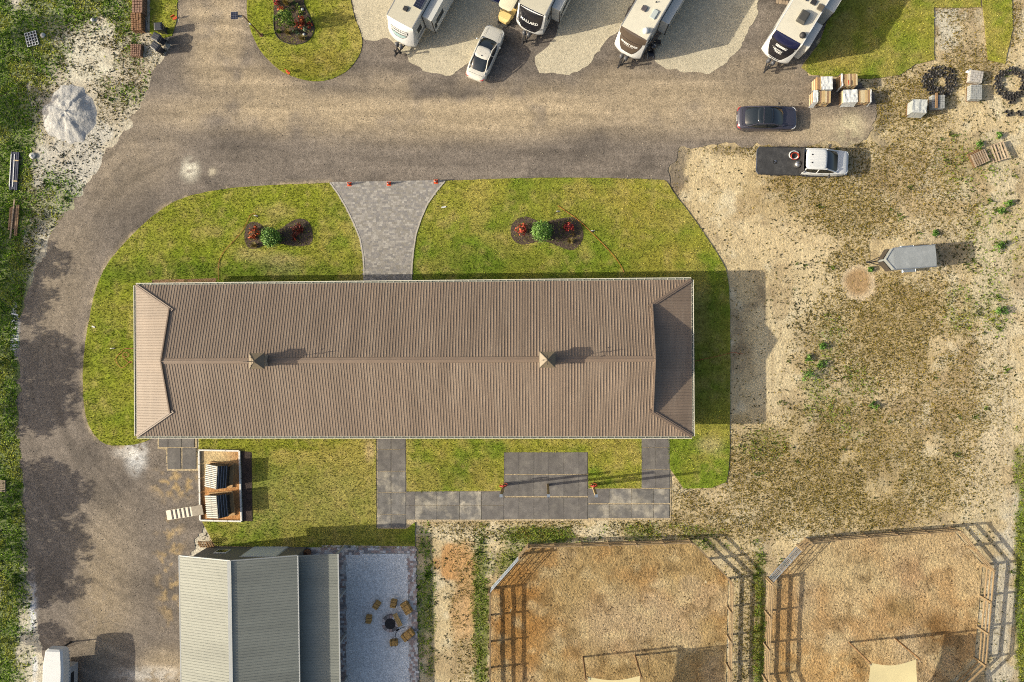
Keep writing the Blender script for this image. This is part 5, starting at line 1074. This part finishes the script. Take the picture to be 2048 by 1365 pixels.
# ------------------------------------------------ cones and markers
m_cone = M('orange_cone_plastic', C(240,92,40), .5, 0, .08, 4)
def cone(px, py, lb, s=1.0):
    t = thing('traffic_cone', lb, 'traffic cone', G3(px, py, .05)); m = MB(); m.cbox(0, 0, 0, .36*s, .36*s, .04); m.build('base', m_cone, t, bev=.01)
    m = MB(); m.loft([sel(r, -r, r, 14, 2, z) for r, z in ((.13*s, .04), (.03*s, .68*s), (.02*s, .70*s))]); m.build('cone', m_cone, t, smooth=50)
    m = MB(); m.loft([sel(r*s, -r*s, r*s, 14, 2, z*s) for r, z in ((.088, .32), (.066, .46))], False); m.build('reflective_band', m_paint_w, t, smooth=50)
cone(699, 369, 'orange cone by the west corner of the block paved driveway'); cone(778, 368, 'orange cone in the middle of the driveway mouth'); cone(872, 364, 'orange cone by the east corner of the block paved driveway')
def marker(px, py, ang, lb):
    t = thing('marker_flag', lb, 'marker', G3(px, py, .04), R(ang)); m = MB(); m.tube([(0, 0, 0), (.05, 0, .5)], .012, 6); m.build('stake', m_galv, t); m = MB(); m.box(-.16, .18, -.02, .02, .28, .5); m.box(-.2, .2, -.10, .10, 0, .03); m.build('flag', m_cone, t)
marker(350, 37, 30, 'orange marker by the small lawn near the bins'); marker(576, 145, -45, 'orange marker on the rim of the rounded lawn island')
# ------------------------------------------------ solar street lamp
x, y = G(523, 71.5); t = thing('solar_lamp', 'solar lamp on a tall thin pole at the lawn island', 'street lamp', (x, y, .04))
m = MB(); m.tube([(0, 0, 0), (0, 0, 3.6)], [.06, .045], 10); m.cyl(0, 0, 0, .05, .16, 12); m.build('pole', M('rusty_brown_pole', C(120,84,60), .6, 0, .15, 4), t, smooth=50)
m = MB(); m.tube([(0, 0, 3.55), (-.35, .02, 3.65), (-.55, .0, 3.6)], .03, 8); m.build('arm', m_dark, t, smooth=50)
m = MB(); m.box(-1.0, -.42, -.30, .30, 3.60, 3.63); m = m.build('solar_panel', m_chrome, t)
for i in range(3):
    for j in range(4): c = MB(); c.box(-.98+i*.19, -.98+i*.19+.17, -.28+j*.14, -.28+j*.14+.125, 3.632, 3.636); c.build('solar_cell', m_solar, m)
m = MB(); m.box(-.6, -.15, -.09, .09, 3.46, 3.52); m.build('lamp_head', m_galv, t)
m = MB(); m.cbox(.0, -.08, 2.2, .12, .08, .18); m.build('control_box', m_paint_w, t)

# ------------------------------------------------ cargo trailer and gooseneck trailer
m_alu = M('dull_aluminium', C(176,178,174), .5, .25, .14, 1.2, .06, 12, stretch=(1, .4, 1), dirt=(*C(210,210,204), .5), dscale=1.6)
x, y = G(1826, 515, 1.85); t = thing('cargo_trailer', 'small grey enclosed cargo trailer with a wedge nose', 'cargo trailer', (x, y, -.02), R(180+4.2))
k, L0, L1, Hh = .86, -1.80, 1.50, 1.88
P = [(L0, -k), (L1, -k), (L1+.62, 0), (L1, k), (L0, k)]
m = MB(); m.prism(P, .42, Hh); m.build('body', m_alu, t, bev=.025)
m = MB(); n = 7
V = []
for i in range(n):
    u = i/(n-1); V += [(L0+.02, -k+.04+(2*k-.08)*u, Hh+.004+.06*math.sin(math.pi*u)), (L1-.02, -k+.04+(2*k-.08)*u, Hh+.004+.06*math.sin(math.pi*u))]
m.add(V, [(2*i, 2*i+1, 2*i+3, 2*i+2) for i in range(n-1)]); m.add([(L1-.02, -k+.05, Hh+.004), (L1+.5, 0, Hh+.03), (L1-.02, k-.05, Hh+.004), (L1-.02, 0, Hh+.064)], [(0, 1, 3), (1, 2, 3)]); m.build('roof', m_alu, t, smooth=40)
for s in (1, -1):
    m = MB(); a, b = Vector((L1+.03, s*k, 0)), Vector((L1+.60, s*.05, 0)); o = Vector((.05, s*.035, 0)); q = [a+o+Vector((0, 0, .55)), b+o+Vector((0, 0, .55)), b+o+Vector((0, 0, 1.42)), a+o+Vector((0, 0, 1.42))]
    m.add(q, [(0, 1, 2, 3)]); m.build('nose_panel', M('dark_stone_guard', C(74,66,58), .6, 0, .12, 5), t)
    m = MB(); m.box(-.75, .25, s*(k+.11)-.12, s*(k+.11)+.12, .62, .68); m.box(-.8, -.74, s*(k+.11)-.12, s*(k+.11)+.12, .45, .68); m.box(.24, .3, s*(k+.11)-.12, s*(k+.11)+.12, .45, .68); m.build('mudguard', m_galv, t, bev=.015); wheel(t, -.25, s*(k+.1), .32, .2)
    m = MB(); m.bar((L1, s*k, Hh+.02), (L0, s*k, Hh+.02), .05, .06); m.bar((L1, s*k, Hh+.02), (L1+.62, 0, Hh+.02), .05, .06); m.build('edge_trim', m_galv, t)
m = MB(); m.bar((L1-.1, .5, .42), (L1+1.3, .03, .42), .06, .09); m.bar((L1-.1, -.5, .42), (L1+1.3, -.03, .42), .06, .09); m.cbox(L1+1.35, 0, .36, .25, .14, .14); m.build('tongue', m_dark, t)
m = MB(); m.cyl(L1+1.0, 0, -.02, .85, .05, 10); m.cbox(L1+1.0, 0, .8, .25, .06, .05); m.build('jack', m_dark, t)
m = MB(); m.box(L0-.02, L0+.01, -k+.05, k-.05, .5, Hh-.05); m.build('rear_door', m_alu, t)

x, y = G(116, 1330, 1.2); t = thing('gooseneck_trailer', 'white gooseneck horse trailer at the roadside', 'horse trailer', (x+.3, y, 0), R(90-1.5))
Wt = m_paint_w; k = .95
m = MB(); q = lambda xx, w_, z0_, z1_: [(xx, -w_, z0_), (xx, w_, z0_), (xx, w_, z1_-.15), (xx, w_-.14, z1_), (xx, -w_+.14, z1_), (xx, -w_, z1_-.15)]
m.loft([q(1.75, .60, 1.5, 2.15), q(1.6, .74, 1.42, 2.27), q(.8, .84, 1.40, 2.32), q(0, .90, 1.40, 2.34), q(-5.5, .92, 1.40, 2.34)]); m.build('upper_body', Wt, t, smooth=25)
m = MB(); m.box(-5.5, -.05, -k, k, .42, 1.42); m.build('lower_body', M('pale_grey_panel', C(190,194,196), .4, .2, .06, 2), t, bev=.02)
m = MB(); m.bar((1.45, 0, 1.42), (1.45, 0, .75), .1, .1); m.cbox(1.45, 0, .0, .12, .12, .78); m.build('gooseneck_post', m_dark, t)
for s in (1, -1):
    m = MB()
    for i in range(20): m.cbox(1.3-i*.28, s*.90, 1.44, .08, .05, .05)
    m.build('rivet_strip', m_galv, t)
    m = MB(); m.box(-2.4, -.6, s*(k+.012)-.012, s*(k+.012)+.012, .95, 1.35); m.build('window', m_glass, t)
    for xx in (-3.0, -3.9): wheel(t, xx, s*(k+.02), .36, .22)
    m = MB(); m.box(-4.4, -2.5, s*(k+.12)-.13, s*(k+.12)+.13, .78, .84); m.build('mudguard', m_galv, t, bev=.02)

# ------------------------------------------------ golf cart, rug, steps near the trailers
x, y = G(1018, 13, 1.0); t = thing('golf_cart', 'yellow golf cart with cream roof beside the MALLARD trailer', 'golf cart', (x, y, .024), R(243))
yel = M('yellow_cart_body', C(240,206,132), .35, 0, .04, 2, coat=.3)
m = MB(); m.loft([[(1.25, -.32, .35), (1.25, .32, .35), (1.22, .30, .62), (1.22, -.30, .62)], [(1.05, -.52, .3), (1.05, .52, .3), (1.0, .5, .80), (1.0, -.5, .80)], [(.55, -.58, .28), (.55, .58, .28), (.5, .56, .92), (.5, -.56, .92)]]); m.build('front_cowl', yel, t, bev=.03)
m = MB(); m.box(-1.25, .6, -.58, .58, .26, .36); m.box(-1.3, -.2, -.58, .58, .36, .62); m.build('body', yel, t, bev=.03)
m = MB(); m.box(-.75, -.15, -.52, .52, .62, .78); m.build('seat', m_dark, t, bev=.05)
m = MB(); m.box(-.85, -.74, -.52, .52, .78, 1.15); m.build('backrest', m_dark, t, bev=.04)
m = MB(); m.loft([sel(.75, -1.25, .62, 24, 5, 1.84), sel(.78, -1.28, .64, 24, 5, 1.90), sel(.6, -1.1, .5, 24, 5, 1.94)]); m.build('roof', M('cream_cart_roof', C(244,232,196), .5, 0, .03), t, smooth=50)
for sx, sy in ((.58, .52), (.58, -.52), (-1.1, .52), (-1.1, -.52)): m = MB(); m.tube([(sx+(.12 if sx > 0 else 0), sy, .5), (sx, sy, 1.86)], .025, 6); m.build('roof_strut', m_dark, t)
m = MB(); m.tube([(.35, .25, .8), (.18, .25, 1.0)], .02, 6); m.tube([(.16+.12*math.cos(a*.5)*.5, .25+.17*math.sin(a*.5), 1.0+.1*math.cos(a*.5)) for a in range(13)], .015, 6, closed=True); m.build('steering_wheel', m_dark, t)
m = MB(); m.box(1.22, 1.38, -.45, .45, .22, .34); m.build('bumper', m_dark, t, bev=.03)
for xx in (.85, -.85):
    for s in (1, -1): wheel(t, xx, s*.48, .23, .18)
m = MB(); P = [G(978, -1), G(1006, 10), G(1020, -30), G(990, -42)]; m.prism(P, .03, .045); o = m.build('patio_rug', M('dark_blue_rug', C(58,62,108), .9, 0, .1, 4), None); tag(o, 'dark blue outdoor rug beside the golf cart', 'rug')
m = MB(); m.bar(G3(978, -1, .05), G3(1006, 10, .05), .08, .02); m.build('rug_border', m_rvgrey, o)
t = thing('entry_steps', 'grey slatted entry steps beside the black capped trailer', 'steps', G3(1567, 0, 0), R(-8))
for lv, (dy, zz) in enumerate(((.0, .45), (-.32, .22))):
    for k in range(5): m = MB(); m.box(-.65+k*.26, -.43+k*.26, dy-.16, dy+.16, zz-.03, zz); m.build('step_slat', m_pal, t)
for s in (-.6, .6):
    for dy, zz in ((.12, .42), (-.42, .19)): m = MB(); m.box(s-.03, s+.03, dy-.03, dy+.03, 0, zz); m.build('leg', m_dark, t)

# grill and folded chairs beside the brown capped trailer
x, y = G(1305, 97, .4); t = thing('gas_grill', 'black round kettle grill cluster beside the brown capped trailer', 'grill', (x, y, .012), R(55))
m = MB(); m.loft([sel(r, -r, r, 20, 2, z) for r, z in ((.1, .55), (.27, .7), (.30, .85), (.26, 1.0), (.1, 1.1))]); m.build('kettle', m_rvblack, t, smooth=60)
m = MB(); m.tube([(0, -.2, 1.06), (0, 0, 1.16), (0, .2, 1.06)], .02, 6); m.build('handle', m_chrome, t)
for a in (0, 2.1, 4.2): m = MB(); m.tube([(.1*math.cos(a), .1*math.sin(a), .6), (.32*math.cos(a), .32*math.sin(a), 0)], .018, 6); m.build('leg', m_dark, t)
for s, lb in ((1, 'black camping chair beside the kettle grill on the gravel side'), (-1, 'black camping chair beside the kettle grill on the trailer side')):
    c = thing('camping_chair', lb, 'chair', (x+.30*s+.15, y+.45*s, .012), R(50+40*s)); m = MB(); m.box(-.24, .24, -.24, .24, .40, .43); m.build('seat', m_rvblack, c, bev=.02)
    m = MB(); m.bar((-.22, 0, .43), (-.34, 0, .9), .03, .48, up=(0, 1, 0)); m.build('backrest', m_rvblack, c)
    for sx in (-.22, .22):
        for sy in (-.22, .22): m = MB(); m.tube([(sx, sy, .41), (sx*1.2, -sy*1.05, 0)], .012, 5); m.build('leg', m_chrome, c)

# ------------------------------------------------ hoses, sprinklers, scraps on the lawns
m_ohose = M('orange_hose', C(206,104,62), .5, 0, .1, 6)
def hose(pts, lb, r=.017, z=.10):
    P = [G3(x, y, z) for x, y in chaik_open(pts)]; m = MB(); m.tube(P, r, 6); tag(m.build('garden_hose', m_ohose, None, smooth=60), lb, 'hose')
def chaik_open(p, k=2):
    for _ in range(k):
        q = [p[0]]
        for a, b in zip(p[:-1], p[1:]): q += [(a[0]*.75+b[0]*.25, a[1]*.75+b[1]*.25), (a[0]*.25+b[0]*.75, a[1]*.25+b[1]*.75)]
        p = q+[p[-1]]
    return p
hose([(437,560),(436,535),(440,515),(452,498),(470,480),(490,455),(500,430),(508,427),(512,431)], 'orange hose running from the barn wall to the bed of orange flowers')
hose([(275,699),(258,697),(246,698),(240,708),(233,712),(231,722),(236,730),(243,737),(252,732),(258,724),(264,722),(263,728),(256,724),(246,716),(244,708),(250,704),(256,706),(258,712),(252,716),(246,712)], 'tangled orange hose on the lawn at the west end of the barn')
hose([(1116,412),(1140,428),(1160,443),(1178,460),(1200,482),(1222,505),(1240,528),(1248,545)], 'straight orange hose past the bed of red flowers')
hose([(1385,724),(1405,719),(1430,714),(1455,708),(1468,704),(1478,708),(1486,708)], 'orange hose reaching over the shaded lawn at the east end of the barn')
hose([(1388,735),(1390,728),(1385,724)], 'short orange hose tail at the east barn wall')
def sprinkler(px, py, lb):
    t = thing('lawn_sprinkler', lb, 'sprinkler', G3(px, py, .05)); m = MB(); m.cbox(0, 0, 0, .22, .12, .05); m.cyl(0, 0, .05, .28, .03, 8); m.build('base', m_dark, t); m = MB(); m.tube([(-.16, 0, .28), (0, 0, .33), (.16, 0, .28)], .022, 6); m.build('arm', m_paint_w, t)
sprinkler(514, 433, 'small sprinkler at the hose end by the orange flower bed'); sprinkler(1116, 424, 'small sprinkler beside the red flower bed'); sprinkler(228, 697, 'small sprinkler at the end of the tangled hose'); sprinkler(1185, 463, 'small sprinkler on the straight orange hose')
def scrap(px, py, a, l, lb): m = MB(); m.cbox(*G(px, py), .06, l, .12, .04, R(a)); tag(m.build('white_scrap', m_paint_w, None, bev=.01), lb, 'scrap')
scrap(888, 415, 10, .40, 'white paper scrap on the lawn beside the paved driveway'); scrap(188, 654, -20, .30, 'white scrap on the lawn near the road bend'); scrap(31, 629, -15, .6, 'white pipe stub at the road edge')
# roadside: metal roofing bundle, lumber bundle, rack, boulder
t = thing('roofing_bundle', 'strapped bundle of dark blue metal roofing trims in the grass', 'metal bundle', G3(31, 343), R(90-3.5))
for k in range(6): m = MB(); m.box(-1.65+random.uniform(-.05, .05), 1.65, -.34+k*.12, -.24+k*.12, .05, .16+.02*(k % 2)); m.build('metal_trim', M('dark_blue_trim', C(74,78,98), .35, .2, .08, 3), t)
for yy in (.30, .0): m = MB(); m.box(-1.4, 1.45, yy-.02, yy+.05, .19, .215); m.build('white_trim', m_paint_w, t)
for xx in (-1.0, 1.0): m = MB(); m.box(xx-.06, xx+.06, -.40, .42, .0, .06); m.build('bearer', m_pal, t)
for xx in (-.9, .9): m = MB(); m.bar((xx, -.37, .2), (xx, .08, .2), .10, .012); m.build('strap', M('yellow_strap', C(214,180,120), .6), t)
t = thing('board_bundle', 'loose bundle of weathered boards lying in the grass', 'boards', G3(29, 440), R(90-5))
for k in range(6): l = random.uniform(.9, 1.35); m = MB(); m.box(-l+random.uniform(-.2, .2), l, -.42+k*.15, -.30+k*.15, .02, .09+.04*random.random()); m.build('board', m_lum[3] if k % 2 else m_pal2, t)
m = MB(); m.bar((-1.7, .12, .16), (1.75, .02, .16), .12, .06); m.build('long_board', m_pal, t)
t = thing('wire_rack', 'white and black wire rack lying in the weeds', 'rack', G3(65, 79), R(14))
m = MB(); m.box(-.52, .52, -.62, .62, .02, .05); m.build('backing', m_rvblack, t)
for k in range(6): m = MB(); m.bar((-.55, -.6+k*.24, .09), (.55, -.6+k*.24, .09), .045, .03); m.build('wire', m_paint_w, t)
for k in range(5): m = MB(); m.bar((-.5+k*.25, -.63, .12), (-.5+k*.25, .63, .12), .04, .03); m.build('wire', m_paint_w, t)
for px, py, r, lb in ((65, 312, .28, 'pale boulder beside the roofing bundle'), (86, 71, .22, 'small pale rock beside the wire rack'), (185, 40, .18, 'small white stone in the weeds')):
    bmx = bmesh.new(); bmesh.ops.create_icosphere(bmx, subdivisions=2, radius=r)
    for v in bmx.verts: v.co *= 1+random.uniform(-.14, .14); v.co.z *= .6
    me = bpy.data.meshes.new('boulder'); bmx.to_mesh(me); bmx.free(); me.materials.append(M('pale_stone', C(210,206,196), .85, 0, .12, 5)); o = link('boulder', me); o.location = G3(px, py, .05); tag(o, lb, 'rock')

# ------------------------------------------------ nursery pots
pm = MB(); n = 10
pm.mi = 0; pm.loft([sel(r, -r, r, n, 2, z) for r, z in ((.09, 0), (.13, .24), (.14, .24), (.14, .27), (.115, .27), (.11, .20))], False)
pm.mi = 1; pm.add(sel(.11, -.11, .11, n, 2, .20), [tuple(range(n))])
pot_a = pm.mesh('nursery_pot', [M('black_pot_plastic', (.035,.033,.032), .6, 0, .2, 9), M('dry_potting_soil', C(150,140,124), .95, 0, .3, 20)], smooth=40)
pot_b = pot_a.copy(); pot_b.materials[1] = M('bare_pot_bottom', (.02,.018,.016), .9)
def pots(cx, cy, ring, lb, grp, inner, seed):
    rd = random.Random(seed); P = []
    tries = 0
    while len(P) < ring and tries < 20000:
        tries += 1; a = rd.uniform(0, 2*math.pi); r = rd.uniform(inner, 1); x = cx+34*r*math.cos(a); y = cy+31*r*math.sin(a)
        if all((x-u)**2+(y-v)**2 > 5.6**2 for u, v in P): P.append((x, y))
    for x, y in P:
        o = link('nursery_pot', pot_a if rd.random() < .55 else pot_b); o.location = G3(x, y, -.03); s = rd.uniform(.75, .95); o.scale = (s, s, s); o.rotation_euler = (rd.uniform(-.08, .08), rd.uniform(-.08, .08), rd.uniform(0, 6)); tag(o, lb, 'plant pot', grp)
pots(1877, 165, 66, 'black nursery pot in the crowded ring beside the grey paver stack', 'nursery pots beside the paver stacks', .38, 3)
pots(2021, 168, 58, 'black nursery pot in the open ring at the far field edge', 'nursery pots at the field edge', .62, 4)
for x, y in ((2008,197),(2014,200),(2020,196),(2026,203),(2018,207),(2010,225),(2014,232),(2020,229),(2034,226),(2038,231),(2030,190),(2036,194)):
    o = link('nursery_pot', pot_b); o.location = G3(x, y, -.03); tag(o, 'black nursery pot strayed onto the bare sand south of the open ring', 'plant pot', 'nursery pots strewn on the sand')
# ------------------------------------------------ planting beds and shrubs
GRN = [C(74,112,34), C(96,136,44), C(58,92,30), C(122,156,66)]
BGR = [C(96,140,44), C(124,166,64), C(74,112,36), C(150,184,96)]
YGR = [C(128,150,48), C(104,132,40), C(150,166,70)]
RED = [C(176,52,52), C(206,84,64), C(150,36,44)]; ORG = [C(222,96,52), C(236,128,70), C(190,70,40)]
TAN = [C(198,176,110), C(176,156,90), C(150,134,70)]; DKG = [C(50,74,36), C(66,88,44)]
m_bark = M('grey_brown_bark', C(110,92,74), .9, 0, .25, 6, .2, 30, bump=.5, bscale=20)
def shrub(px, py, r, h, n, ls, cols, lb, cat='shrub', name='shrub', z0=.05, clump=26, squash=1.0, base=.0, group=None):
    x, y = G(px, py); t = thing(name, lb, cat, (x, y, z0), 0, group)
    m = MB()
    for k in range(4):
        a = k*1.6+random.random(); m.tube([(0, 0, 0), (.12*r*math.cos(a), .12*r*math.sin(a), h*.3), (.4*r*math.cos(a), .4*r*math.sin(a), h*.62)], [.03*max(.4, r), .024*max(.4, r), .01*max(.4, r)], 5)
    m.build('stems', m_bark, t)
    leaves('foliage', (0, 0, base+(h-base)*.52), (r, r, (h-base)*.5), n, ls, cols, m_leaf, t, .35 if clump < 50 else .6, clump=clump if clump < 50 else 0)
    return t
def grass_clump(px, py, r, h, lb, cols=TAN, n=160):
    x, y = G(px, py); t = thing('ornamental_grass', lb, 'grass clump', (x, y, .05)); a = rng.uniform(0, 2*np.pi, n); rr = rng.uniform(.2, 1, n)*r; V = np.empty((n, 3, 3)); w = .012
    dx, dy = np.cos(a), np.sin(a); b0 = np.c_[dx, dy]*rng.uniform(0, .12, (n, 1))
    V[:, 0] = np.c_[b0[:, 0]-dy*w, b0[:, 1]+dx*w, np.zeros(n)]; V[:, 1] = np.c_[b0[:, 0]+dy*w, b0[:, 1]-dx*w, np.zeros(n)]; V[:, 2] = np.c_[dx*rr, dy*rr, h*(1-.45*(rr/r)**2)]
    cols = np.array(cols); c = cols[rng.integers(0, len(cols), n)]
    link('blades', arrmesh('blades', V.reshape(-1, 3), np.arange(3*n).reshape(-1, 3), np.repeat(c, 3, 0), m_leaf), t); return t
mul = lambda px, py, X, Y: np.tile(np.array(C(98,82,72)), (len(px), 1))*(.5+1.0*N2(px, py, 3.5, 3)[:, None])
BED1 = [(488,470),(492,452),(502,443),(518,445),(530,458),(545,462),(560,460),(578,445),(596,437),(610,438),(622,450),(626,475),(622,490),(600,494),(575,491),(555,486),(530,490),(514,498),(500,498),(490,488)]
BED2 = [(1020,460),(1026,444),(1046,432),(1066,437),(1082,448),(1100,442),(1125,436),(1146,434),(1160,446),(1168,465),(1164,485),(1150,500),(1136,501),(1112,491),(1090,483),(1070,484),(1052,490),(1036,489),(1024,478)]
BED3 = [(547,-40),(547,55),(552,72),(565,84),(585,90),(608,87),(622,76),(629,60),(628,50),(615,25),(606,5),(604,-40)]
for b, lb in ((BED1, 'mulch bed with a clipped ball shrub and orange flowers'), (BED2, 'mulch bed with a clipped ball shrub and red flowers'), (BED3, 'large mulch bed on the rounded lawn island')):
    S('mulch_bed', lb, 'mulch bed', chaik(b, 1), .062, .22, mul, m_mulch, jit=.03, step=.15)
m = MB(); P = [G3(x, y, .08) for x, y in chaik(BED3, 1)]; P = P[1:-1]; m.tube(P, .03, 6); tag(m.build('bed_edging', m_dark, None), 'thin black edging around the large mulch bed', 'edging')
shrub(549, 478, .82, 1.55, 2400, .075, BGR, 'round green ball shrub in the bed of orange flowers', clump=60)
shrub(1084, 466, .86, 1.5, 2400, .075, BGR, 'round green ball shrub in the bed of red flowers', clump=60)
shrub(513, 463, .42, .6, 320, .075, ORG+DKG[:1], 'orange flowering plant at the west end of its mulch bed', 'flower', 'flowering_plant', clump=12); shrub(505, 475, .3, .45, 180, .07, ORG, 'small orange flowering plant beside the tan grass', 'flower', 'flowering_plant', clump=8)
shrub(598, 456, .5, .6, 320, .075, [C(160,70,50), C(110,56,44)], 'dull red plant in the shade of the ball shrub', 'flower', 'flowering_plant', clump=10); shrub(594, 472, .42, .5, 260, .07, [C(160,64,44), C(100,52,40)], 'small rusty plant in the shade of the ball shrub', 'flower', 'flowering_plant', clump=10)
grass_clump(510, 492, .42, .55, 'tan ornamental grass at the rim of the orange flower bed')
shrub(1045, 460, .52, .65, 420, .075, RED+ORG+DKG[:1], 'red flowering plant at the west end of its mulch bed', 'flower', 'flowering_plant', clump=16); shrub(1138, 458, .42, .55, 300, .075, RED, 'crimson flowering plant in the shade of the second ball shrub', 'flower', 'flowering_plant', clump=12)
grass_clump(1140, 484, .42, .55, 'tan ornamental grass at the rim of the red flower bed'); shrub(1146, 470, .22, .35, 60, .05, [C(150,110,50), C(120,90,44)], 'brown seedling beside the tan ornamental grass', 'plant', 'small_plant', clump=8)
x, y = G(584, 52); t = thing('small_tree', 'young yellow green tree in the large island bed', 'tree', (x, y, .06))
m = MB(); m.tube([(0, 0, 0), (.02, .03, .6), (-.03, .02, 1.2), (.0, .0, 1.9)], [.06, .05, .035, .015], 7)
for k in range(6): a = k*1.05; m.tube([(0, 0, .7+.1*k), (.3*math.cos(a), .3*math.sin(a), 1.1+.12*k), (.55*math.cos(a), .55*math.sin(a), 1.35+.12*k)], [.025, .018, .008], 5)
m.build('trunk', m_bark, t, smooth=60); leaves('crown', (0, 0, 1.55), (.75, .72, .95), 1700, .075, YGR+GRN[:2], m_leaf, t, .3, clump=60)
grass_clump(576, 10, .5, 1.0, 'tall tan ornamental grass at the top of the island bed', TAN, 220); grass_clump(578, 68, .5, .7, 'tan ornamental grass low in the island bed'); grass_clump(606, 79, .42, .6, 'tan ornamental grass at the rounded end of the island bed'); grass_clump(559, 66, .3, .5, 'green tan grass tuft by the lamp pole shadow', YGR)
for (px, py, cols, lb) in ((557, 8, RED, 'dark red bromeliad by the lawn side edging'), (563, 22, ORG, 'pale orange bromeliad behind the tall grass'), (604, 40, ORG, 'orange bromeliad high in the island bed'), (605, 48, ORG, 'orange bromeliad in the middle of the flower row'), (594, 52, RED+ORG, 'orange red bromeliad beside the young tree'), (605, 55, ORG, 'bright orange bromeliad above the pole shadow'), (622, 51, RED+ORG, 'rust bromeliad beside the pad side edging')):
    shrub(px, py, .26, .4, 60, .09, cols, lb, 'flower', 'bromeliad', clump=8)
for (px, py, cols, lb) in ((592, 9, DKG, 'dark leafy plant at the far end of the island bed'), (597, 17, YGR, 'lime leafy plant near the edging rock'), (585, 21, DKG, 'dark leafy plant in the shade of the tall grass'), (603, 29, YGR, 'lime spiky plant below the edging rock'), (616, 44, YGR, 'lime rosette plant by the pad side edging'), (612, 59, [C(150,166,130), C(110,132,90)], 'silvery rosette beside the flower row'), (595, 66, DKG+[C(150,166,130)], 'mottled leafy plant beside the low grass')):
    shrub(px, py, .28, .4, 70, .08, cols, lb, 'plant', 'leafy_plant', clump=8)
for px, py, lb in ((605, 19, 'small white rock by the island bed edging'), (608, 69, 'white round stone low in the island bed')):
    bmx = bmesh.new(); bmesh.ops.create_icosphere(bmx, subdivisions=2, radius=.12)
    for v in bmx.verts: v.co *= 1+random.uniform(-.12, .12)
    me = bpy.data.meshes.new('stone'); bmx.to_mesh(me); bmx.free(); me.materials.append(m_paint_w); o = link('stone', me); o.location = G3(px, py, .1); tag(o, lb, 'stone')
# free standing bushes on the field, each with its own shadow
for i, (px, py, r, lb) in enumerate(((1870, 468, .22, 'single green bush by the roof of the cargo trailer'), (2016, 408, .26, 'green bush beside the field edge above a smaller one'), (2002, 423, .22, 'smaller green bush just below the other field edge bush'), (1998, 494, .34, 'broad green bush on the sand east of the cargo trailer'), (1643, 694, .3, 'green bush between bare sand and dry grass'), (1616, 716, .26, 'green bush beside a lone taller bush on pale sand'), (1643, 728, .3, 'lone taller bush standing on pale sand'), (1614, 752, .5, 'large ragged green weed bush on the pale sand'), (1995, 272, .22, 'green tuft bush near the wooden pallets'), (1955, 292, .3, 'green weed bush growing at the pallet edge'), (2002, 622, .4, 'ragged green bush at the sandy track'), (1745, 810, .3, 'green bush in the speckled part of the field'), (1740, 540, .2, 'dark green bush below the cargo trailer hitch'))):
    shrub(px, py, r*1.2, r*1.7, 260, .07, GRN, lb, 'bush', 'field_bush', z0=-.04, clump=16)
# ------------------------------------------------ trees west of the road (their crowns shade the gravel)
def tree(X0, Y0, H, cz, rx, ry, rz_, n, lb):
    t = thing('roadside_tree', lb, 'tree', (X0, Y0, -.05), 0, 'trees west of the gravel road'); m = MB()
    top = H*.92; m.tube([(0, 0, 0), (.08, .05, H*.25), (-.05, .08, H*.5), (.04, 0, H*.72), (0, 0, top)], [.19, .15, .12, .08, .02], 9)
    for k in range(9):
        a = k*2.4; z = H*(.32+.05*k); e = .75; m.tube([(0, 0, z), (rx*.4*math.cos(a), ry*.4*math.sin(a), z+H*.08), (rx*e*math.cos(a), ry*e*math.sin(a), z+H*.14)], [.06, .04, .012], 6)
    m.build('trunk', m_bark, t, smooth=60); leaves('crown', (0, 0, cz), (rx, ry, rz_), int(n*1.1), .17, GRN+DKG, m_leaf, t, .05, clump=int(n/34))
cotx = 1/math.tan(SUN_EL)
def tree_for(spx, spy, cz, rx, ry, rz_, n, lb):
    """place a tree so that its crown centre casts its shadow on that spot"""
    x, y = G(spx, spy); tree(x-cotx*cz*math.cos(SUN_AZ), y-cotx*cz*math.sin(SUN_AZ), cz+rz_*.9, cz, rx, ry, rz_, n, lb)
tree_for(78, 525, 5.2, 1.5, 1.6, 1.2, 2200, 'slim leafy tree whose shade falls on the road bend')
tree_for(62, 600, 5.4, 1.3, 1.9, 1.0, 2000, 'small leafy tree shading the narrow road edge')
tree_for(95, 720, 5.6, 1.6, 2.6, 1.5, 3600, 'broad leafy tree shading the gravel beside the lawn')
tree_for(88, 810, 5.4, 1.6, 2.3, 1.4, 3200, 'leafy tree shading the gravel below the broadest tree')
tree_for(100, 985, 5.6, 1.7, 2.6, 1.5, 3800, 'broad leafy tree shading the yard end of the road')
tree_for(105, 1085, 5.6, 1.6, 2.6, 1.5, 3800, 'dense leafy tree shading the yard road middle')
tree_for(95, 1170, 5.4, 1.4, 2.0, 1.3, 2600, 'leafy tree shading the yard above the horse trailer')
tree_for(96, 1275, 5.0, 1.1, 1.2, .9, 1200, 'small leafy tree shading the nose of the horse trailer')
tree_for(22, 460, 5.6, 1.5, 2.2, 1.5, 2600, 'leafy tree shading the board bundle'); tree_for(15, 610, 5.6, 1.2, 1.8, 1.3, 1800, 'thin leafy tree shading the weedy verge')
tree_for(40, 215, 5.8, 1.8, 2.0, 1.4, 2400, 'leafy tree shading the verge beside the sand pile'); tree_for(90, 60, 6.0, 1.6, 1.2, 1.1, 1600, 'leafy tree shading the weeds by the wire rack')
